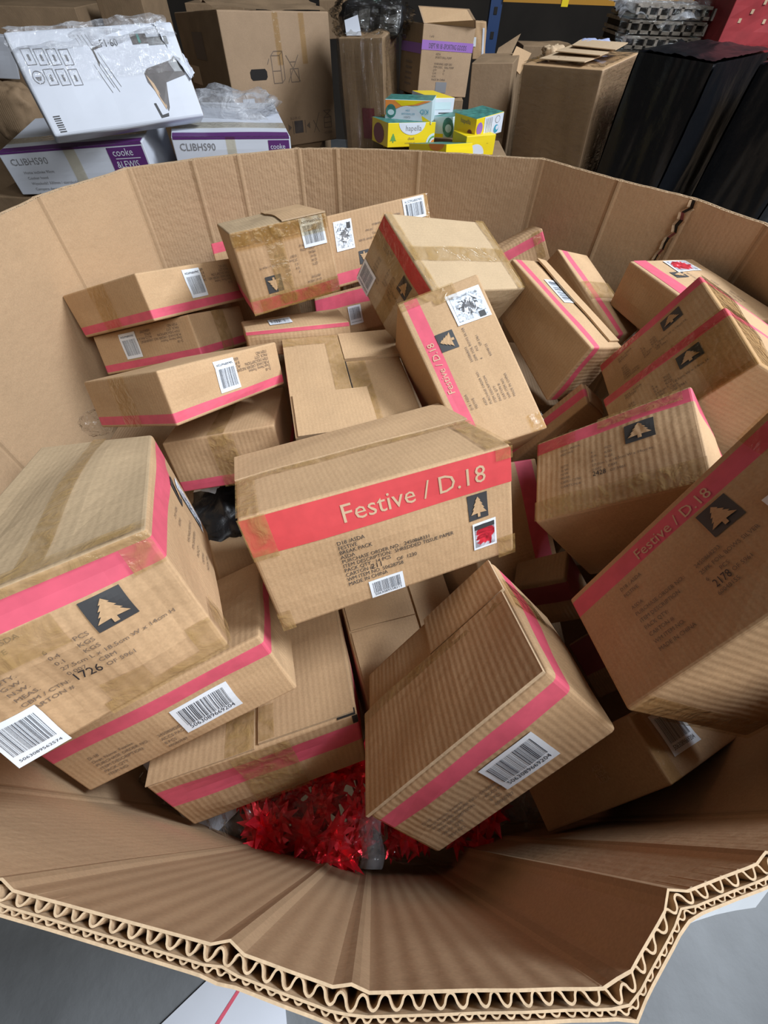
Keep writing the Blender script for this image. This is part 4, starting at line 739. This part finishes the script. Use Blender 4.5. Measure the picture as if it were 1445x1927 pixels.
for a, b in ((fp[1], fp[3]), (fp[3], fp[4]), (fp[4], fp[5]), (fp[5], fp[0])): mb.face([a, b, b + Vector((0, .004, 0)), a + Vector((0, .004, 0))], 'edge')
for k in range(14):
    a0, a1 = 2 * math.pi * k / 14, 2 * math.pi * (k + 1) / 14; ce = fp[5].lerp(fp[4], .38) + Vector((0, -.001, -.045))
    mb.face([ce + Vector((math.cos(a) * r_, -.001, math.sin(a) * r_)) for r_, a in ((.020, a0), (.022, a0), (.022, a1), (.020, a1))], 'fade')
mb.build('flap', e, C.c)
# cutlery cartons
def ell(C, mb, f, u, v, a, b, mat, off, half=0):
    r = range(17) if not half else range(17); C.poly(mb, f, [(u + a * math.cos((math.pi * k / 16 if half else 2 * math.pi * k / 16)), v + b * math.sin((math.pi * k / 16 if half else 2 * math.pi * k / 16)) * (half or 1)) for k in r], mat, off)
G = 'boxes of children\'s tableware piled behind the bin'
C, e, mb = carton('HP1', 'pale blue upside-down KID box with a green roundel, uppermost of the tableware pile', None, mats={'*': 'sky', 'T': 'teal'}, r=.002, bulge=.001)
C.poly(mb, 'F', [(.01, .97), (.98, .97), (.7, .78), (.35, .72), (.1, .5), (.01, .35)], 'orange', .001); C.poly(mb, 'F', [(.2, .97), (.85, .97), (.6, .8), (.35, .74)], 'yellow', .0013)
C.poly(mb, 'F', [(.01, .03), (.99, .03), (.99, .12), (.80, .35), (.62, .10)], 'yellow', .001)
ell(C, mb, 'F', .47, .05, .34, .70, 'carton', .0016, 1); ell(C, mb, 'F', .13, .52, .11, .29, 'teal', .002); ell(C, mb, 'F', .13, .47, .07, .12, 'sky', .0024)
C.text(mb, 'F', 'KID', .93, .62, .016, 'cyan', .002, flip=True, sx=1.05); C.text(mb, 'F', 'CLASSIC', .55, .32, .006, 'greyink', .002, flip=True); C.text(mb, 'F', 'RECTANGULAR', .64, .46, .006, 'cyan', .002, flip=True); C.text(mb, 'F', 'DISH', .53, .60, .006, 'cyan', .002, flip=True)
fin(C, e, mb)
C, e, mb = carton('HP2', 'bright yellow hapella box with a green tree, directly under the pale blue KID box', None, mats={'*': 'yellow', 'T': 'teal'}, r=.002, bulge=.001)
ell(C, mb, 'F', .50, .99, .28, .50, 'carton', .001, -1); C.text(mb, 'F', 'hapella', .36, .66, .019, 'greyink', .0015, sx=1.1); C.text(mb, 'F', 'chunk', .42, .30, .010, 'fade', .0015); C.text(mb, 'F', 'rectangular pail', .36, .14, .006, 'fade', .0015)
C.poly(mb, 'F', [(.11 + x * .14, .2 + y * .38) for x, y in TREE], 'green', .001)
for r_, m_ in ((.17, 'sky'), (.13, 'green'), (.10, 'carton'), (.07, 'orange')): ell(C, mb, 'F', .985, .16, r_, r_ * 2.4, m_, .001 + (.2 - r_) * .01) if False else C.poly(mb, 'F', [(.985 + r_ * math.cos(math.pi * (.5 + .5 * k / 8)), .1 + r_ * 2.6 * math.sin(math.pi * (.5 + .5 * k / 8))) for k in range(9)] + [(.985, .1)], m_, .001 + (.2 - r_) * .01)
ell(C, mb, 'L', .45, .45, .33, .42, 'maroon', .001); fin(C, e, mb)
C, e, mb = carton('HP3', 'white-printed tableware box right of the KID box, top of the second column', None, mats={'*': 'carton', 'T': 'yellow'}, r=.002, bulge=.001)
C.rect(mb, 'F', .1, .45, .85, .8, 'sky', .001, 2); C.rect(mb, 'F', .3, .25, .9, .30, 'ink', .001, 2); C.rect(mb, 'F', .0, .02, 1, .12, 'yellow', .001, 2); fin(C, e, mb)
C, e, mb = carton('HP4', 'pale blue box with a green leaf roundel, below the white-printed one', None, mats={'*': 'sky', 'T': 'teal'}, r=.002, bulge=.001)
ell(C, mb, 'F', .78, .5, .26, .47, 'teal', .001); C.rect(mb, 'F', .02, .0, .55, .18, 'yellow', .001, 2); ell(C, mb, 'F', .8, .45, .15, .2, 'sky', .0015); fin(C, e, mb)
C, e, mb = carton('HP5', 'yellow hapella box turned sideways with a purple dot and a white recycling panel', None, mats={'*': 'yellow', 'T': 'teal'}, r=.002, bulge=.001)
C.rect(mb, 'F', .30, .03, .99, .97, 'carton', .001, 3); ell(C, mb, 'F', .14, .5, .11, .30, 'violet', .001); ell(C, mb, 'F', .78, .72, .09, .18, 'greyink', .0015); ell(C, mb, 'F', .78, .72, .075, .15, 'carton', .0018); ell(C, mb, 'F', .76, .28, .09, .2, 'cyan', .0015); ell(C, mb, 'F', .79, .32, .05, .1, 'carton', .0018)
for k in range(5): C.rect(mb, 'F', .36 + .05 * k, .1, .375 + .05 * k, .9, 'greyink', .0015, 2)
C.text(mb, 'L', 'hapella', .30, .66, .016, 'greyink', .001); ell(C, mb, 'L', .75, .3, .10, .14, 'maroon', .001); fin(C, e, mb)
C, e, mb = carton('HP6', 'yellow box with a white scalloped print, under the sideways hapella box', None, mats={'*': 'yellow'}, r=.002, bulge=.001)
ell(C, mb, 'F', .35, .10, .3, .5, 'carton', .001, 1); C.text(mb, 'F', '...', .7, .6, .01, 'ink', .001); fin(C, e, mb)
C, e, mb = carton('HP7', 'flat teal-topped yellow box lying in front of the tableware pile, just above the bin rim', None, mats={'*': 'yellow', 'T': 'teal'}, r=.002, bulge=.001)
ell(C, mb, 'F', .75, 1.0, .2, .5, 'orange', .001, -1); fin(C, e, mb)
C, e, mb = carton(upright(-.075, .02, 2.50, 2.66, .87, .955, .1), 'darker yellow box with a maroon oval end, left of the hapella box', None, mats={'*': 'yellow', 'L': 'teal'}, r=.002, bulge=.001); fin(C, e, mb)
# carriers under the stock
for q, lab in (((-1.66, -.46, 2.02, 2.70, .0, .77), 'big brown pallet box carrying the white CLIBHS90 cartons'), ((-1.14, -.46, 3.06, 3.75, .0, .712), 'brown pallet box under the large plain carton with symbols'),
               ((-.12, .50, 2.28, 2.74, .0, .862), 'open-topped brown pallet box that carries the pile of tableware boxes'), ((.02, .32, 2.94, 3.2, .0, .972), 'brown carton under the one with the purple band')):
    C, e, mb = carton(upright(*q), lab, None, mats={'*': 'shadekraft'}); fin(C, e, mb)
# half-open carton, right of the purple band
C, e, mb = carton(stretch('K2', .02), 'open brown carton with its flaps standing up, between the purple-banded carton and the wrapped one', None, mats={'*': 'shadekraft', 'F': 'bgkraft'})  # shaded sides and dimmed front are darkened copies of the same kraft
C.rect(mb, 'F', .02, .74, .98, .80, 'shadekraft', .002); fin(C, e, mb)
for k, pts in enumerate(([(0.498, 3.3, 1.08), (0.518, 3.35, 1.118), (0.632, 3.4, 1.168), (0.571, 3.3, 1.072)], [(0.562, 3.2, 1.082), (0.594, 3.25, 1.135), (0.678, 3.25, 1.112), (0.629, 3.2, 1.04)])):
    o = plate('flap', pts, .005, 'kraft' if k else 'shadekraft', None, None); o.parent = e; o.matrix_parent_inverse = Matrix.Translation(-Vector(e.location))
# film-wrapped carton
def shellwrap(C, e, mat, off=.006, name='stretch_wrap', amp=.010):
    mb = MB()
    for f in 'FRLT':
        def g(a, b):
            w = Vector((a * 5, b * 3 + ord(f), 0)); return C.surf(f, a, b, off + amp * abs(noise.noise(w)) + amp * .5 * abs(noise.noise(w * 3.7)))
        mb.grid(g, 26, 30, mat)
    return mb.build(name, e, C.c, smooth=True)
C, e, mb = carton(stretch('K3', .02), 'tall film-wrapped carton with loose sheets on its lit top, left of the black pallet', None, mats={'*': 'bgkraft', 'T': 'kraft'}, bulge=.01)  # brighter kraft on top paints it lit, over dimmed sides
for k in range(4): C.text(mb, 'F', 'FRAGILE HANDLE', .12, .66 - .018 * k, .014, 'fade')
fin(C, e, mb); shellwrap(C, e, 'wrap')
for k in range(3): plate('paper_sheet', [C.surf('T', .15 + .1 * k, .1 + .2 * k, .012 + .01 * k), C.surf('T', .75 + .08 * k, .05 + .2 * k, .014 + .01 * k), C.surf('T', .8 + .05 * k, .5 + .15 * k, .016 + .01 * k), C.surf('T', .2 + .05 * k, .55 + .15 * k, .013 + .01 * k)], .003, 'edge', ('lowest of the loose brown sheets on the film-wrapped carton', 'middle loose brown sheet on the film-wrapped carton', 'uppermost loose brown sheet at the back of the film-wrapped carton')[k], 'sheet')
bag('glove', (0.904, 2.95, 1.146), (.075, .05, .045), 'glove', 'pale blue rubber glove lying on top of the film-wrapped carton', 31.0, 'glove', amp=.3)
bag('paper_scrap', (0.729, 3.0, 1.132), (.045, .04, .03), 'edge', 'crumpled tan paper scrap on the film-wrapped carton, left of the pale blue glove', 32.0, 'paper', amp=.4)
# black pallet
KB = stretch('KB', .02)
C, e, mb = carton(KB, 'black film-wrapped pallet load behind the bin, the left column of two', None, mats={'*': 'blackwrap'}, bulge=.02, r=.02, name='pallet_load', cat='pallet'); fin(C, e, mb); shellwrap(C, e, 'blackwrap', .004, 'stretch_wrap', .010)
d = Vector((.30, -.14, .0)); KB2 = [p + Vector((.42, -.13, -.01)) for p in KB]
C, e, mb = carton(KB2, 'black film-wrapped pallet load at the right edge behind the bin, its right column', None, mats={'*': 'blackwrap'}, bulge=.02, r=.02, name='pallet_load', cat='pallet'); fin(C, e, mb); shellwrap(C, e, 'blackwrap', .004, 'stretch_wrap', .010)
mb = MB(); T = [(1.08, 2.62, 1.174), (1.2, 2.75, 1.216), (1.29, 2.6, 1.163), (1.086, 2.55, 1.136)]; mb.face(T[:3], 'blackwrap'); mb.face([T[0], T[2], T[3]], 'blackwrap'); tag(mb.build('stretch_film'), 'black film peak sticking up from the left of the black pallet loads', 'plastic film')
# wrapped brown pallet in the middle
C, e, mb = carton(stretch('WP', .02), 'brown pallet load under glistening clear wrap, left of the purple-banded carton', None, mats={'*': 'shadekraft'}, bulge=.02, name='pallet_load', cat='pallet')
C.rect(mb, 'F', .45, .70, .75, .80, 'maroon', .003); fin(C, e, mb); shellwrap(C, e, 'wrap', .006, 'stretch_wrap', .02)
for k, (a, b, c_, d_, lab) in enumerate((((-0.26, 2.88, 1.223), (-0.2, 2.88, 1.24), (-0.183, 2.86, 1.181), (-0.251, 2.86, 1.179), 'white card tucked in the top of the brown wrapped pallet'), ((-0.218, 2.86, 1.011), (-0.191, 2.86, 1.072), (-0.165, 2.86, 1.071), (-0.187, 2.86, 1.008), 'white paper corner inside the wrap low on the brown pallet'))):
    plate('white_card', [a, b, c_, d_], .004, 'carton', lab, 'card')
C, e, mb = carton([(-0.275, 2.93, 1.165), (-0.015, 2.93, 1.172), (-0.004, 2.97, 1.275), (-0.26, 2.97, 1.277), (-0.28, 3.2, 1.155), (-0.017, 3.2, 1.161), (-0.005, 3.25, 1.269), (-0.271, 3.25, 1.275)], 'dark film-covered bundle on top of the brown wrapped pallet', None, mats={'*': 'black'}, bulge=.04, r=.02, name='bundle', cat='bundle'); fin(C, e, mb); shellwrap(C, e, 'wrap', .01, 'stretch_wrap', .05)
C, e, mb = carton([(-0.505, 3.95, 1.073), (-0.337, 3.95, 1.084), (-0.219, 3.95, 1.239), (-0.505, 3.95, 1.232), (-0.535, 4.2, 1.064), (-0.358, 4.2, 1.078), (-0.232, 4.2, 1.24), (-0.536, 4.2, 1.233)], 'shaded brown carton rising behind the right edge of the large plain carton', None, mats={'*': 'shadekraft'}); fin(C, e, mb)
# top left heap
for k, (q, yaw, lab) in enumerate((((-2.6, -1.75, 3.35, 3.9, .02, 1.20), .10, 'shaded brown carton at the very top left behind the torn white one'), ((-1.64, -1.38, 3.5, 3.8, .02, 1.24), -.10, 'narrow leaning brown carton right of the one at the top left'),
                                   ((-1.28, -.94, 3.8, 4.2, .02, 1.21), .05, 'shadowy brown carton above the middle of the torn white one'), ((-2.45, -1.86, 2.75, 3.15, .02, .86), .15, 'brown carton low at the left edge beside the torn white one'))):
    C, e, mb = carton(upright(*q, yaw), lab, None, mats={'*': 'shadekraft'}, bulge=.02); fin(C, e, mb)
C, e, mb = carton([(-2.169, 2.95, 0.986), (-1.909, 2.95, 0.984), (-1.859, 2.95, 1.127), (-2.052, 2.95, 1.139), (-2.419, 3.3, 0.948), (-2.129, 3.3, 0.945), (-2.074, 3.3, 1.102), (-2.29, 3.3, 1.116)], 'grey-white carton mostly hidden behind the torn white one at the left edge', None, mats={'*': 'carton'}); fin(C, e, mb)
bag('paper_bag', (-1.781, 2.62, 0.914), (.11, .08, .10), 'shadekraft', 'bulging brown paper bag at the left edge above the CLIBHS90 carton', 41.0, amp=.2)
# rack with its stock
r_ = empty('pallet_rack', (.56, 4.0, 0)); tag(r_, 'blue pallet rack upright with an orange beam at the back of the warehouse', 'rack')
mb = MB(); mb.box((.53, 4.0, 0), (.60, 4.06, 3.2), 'blue')
for k in range(20): mb.box((.555, 3.997, .3 + .1 * k), (.575, 4.0, .33 + .1 * k), 'dark')
mb.build('upright', r_, (.56, 4.0, 0)); mb = MB(); mb.box((.60, 3.99, 1.25), (2.9, 4.05, 1.36), 'beam'); mb.box((.95, 3.985, 1.24), (.99, 3.99, 1.37), 'yellow'); mb.build('beam', r_, (.56, 4.0, 0))
mb = MB(); mb.box((2.9, 4.0, 0), (2.97, 4.06, 3.2), 'blue'); mb.build('upright', r_, (.56, 4.0, 0))
C, e, mb = carton([(0.385, 3.35, 1.072), (0.454, 3.35, 1.074), (0.434, 3.35, 1.205), (0.373, 3.35, 1.207), (0.401, 3.5, 1.066), (0.472, 3.5, 1.067), (0.453, 3.5, 1.2), (0.389, 3.5, 1.202)], 'tan carton with a white strip, directly left of the blue rack upright', None, mats={'*': 'kraft'}); C.rect(mb, 'F', .72, .1, .88, .85, 'carton', .002); C.rect(mb, 'F', 0.0, .35, .22, .6, 'white', .002); fin(C, e, mb)
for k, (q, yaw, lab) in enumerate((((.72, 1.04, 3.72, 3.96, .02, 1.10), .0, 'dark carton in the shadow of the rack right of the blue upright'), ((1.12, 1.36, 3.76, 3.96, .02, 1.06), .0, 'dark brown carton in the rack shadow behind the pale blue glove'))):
    C, e, mb = carton(upright(*q, yaw), lab, None, mats={'*': 'shadekraft'}, bulge=.02); fin(C, e, mb)
# wrapped trays top right
tr = empty('pallet_load', (1.35, 3.3, 1.1)); tag(tr, 'film-wrapped stack of grey plastic trays at the top right, left of the red boxes', 'pallet')
rng = random.Random(5)
for k in range(6):
    z = .98 + .052 * k; mb = MB(); x0 = 1.10 + rng.uniform(-.02, .02) + .01 * k; x1 = 1.54
    mb.box((x0, 3.3, z), (x1, 3.7, z + .012), 'grey'); mb.box((x0, 3.3, z + .035), (x1, 3.7, z + .046), 'grey')
    for j in range(9): mb.box((x0 + .055 * j, 3.30, z), (x0 + .055 * j + .014, 3.32, z + .04), 'grey')
    mb.box((x0 + .01, 3.33, z), (x1, 3.69, z + .036), 'dark'); mb.build('tray', tr, (1.35, 3.3, 1.1))
o = crumple('stretch_wrap', [(1.07, 3.27, .96), (1.53, 3.27, .97), (1.53, 3.27, 1.32), (1.10, 3.27, 1.30)], .05, 'wrap'); o.parent = tr; o.matrix_parent_inverse = Matrix.Translation((-1.35, -3.3, -1.1))
o = crumple('film_cover', [(1.08, 3.25, 1.24), (1.53, 3.25, 1.25), (1.53, 3.7, 1.33), (1.10, 3.7, 1.33)], .05, 'cloudy'); o.parent = tr; o.matrix_parent_inverse = Matrix.Translation((-1.35, -3.3, -1.1))
C, e, mb = carton(upright(1.06, 1.54, 3.28, 3.72, .02, .96), 'brown pallet box under the wrapped grey trays', None, mats={'*': 'shadekraft'}); fin(C, e, mb)
C, e, mb = carton(upright(1.56, 2.2, 3.18, 3.6, .02, 1.13), 'brown pallet box under the red boxes at the top right', None, mats={'*': 'shadekraft'}); fin(C, e, mb)
C, e, mb = carton(upright(1.56, 2.2, 3.15, 3.6, 1.135, 1.50), 'red boxes wrapped together at the top right corner', None, mats={'*': 'redcloth'}, bulge=.02)
for k in range(9): C.rect(mb, 'F', .08 + .06 * k, .30 + .08 * (k % 3), .10 + .06 * k, .34 + .08 * (k % 3), 'pale', .002, 2)
fin(C, e, mb);
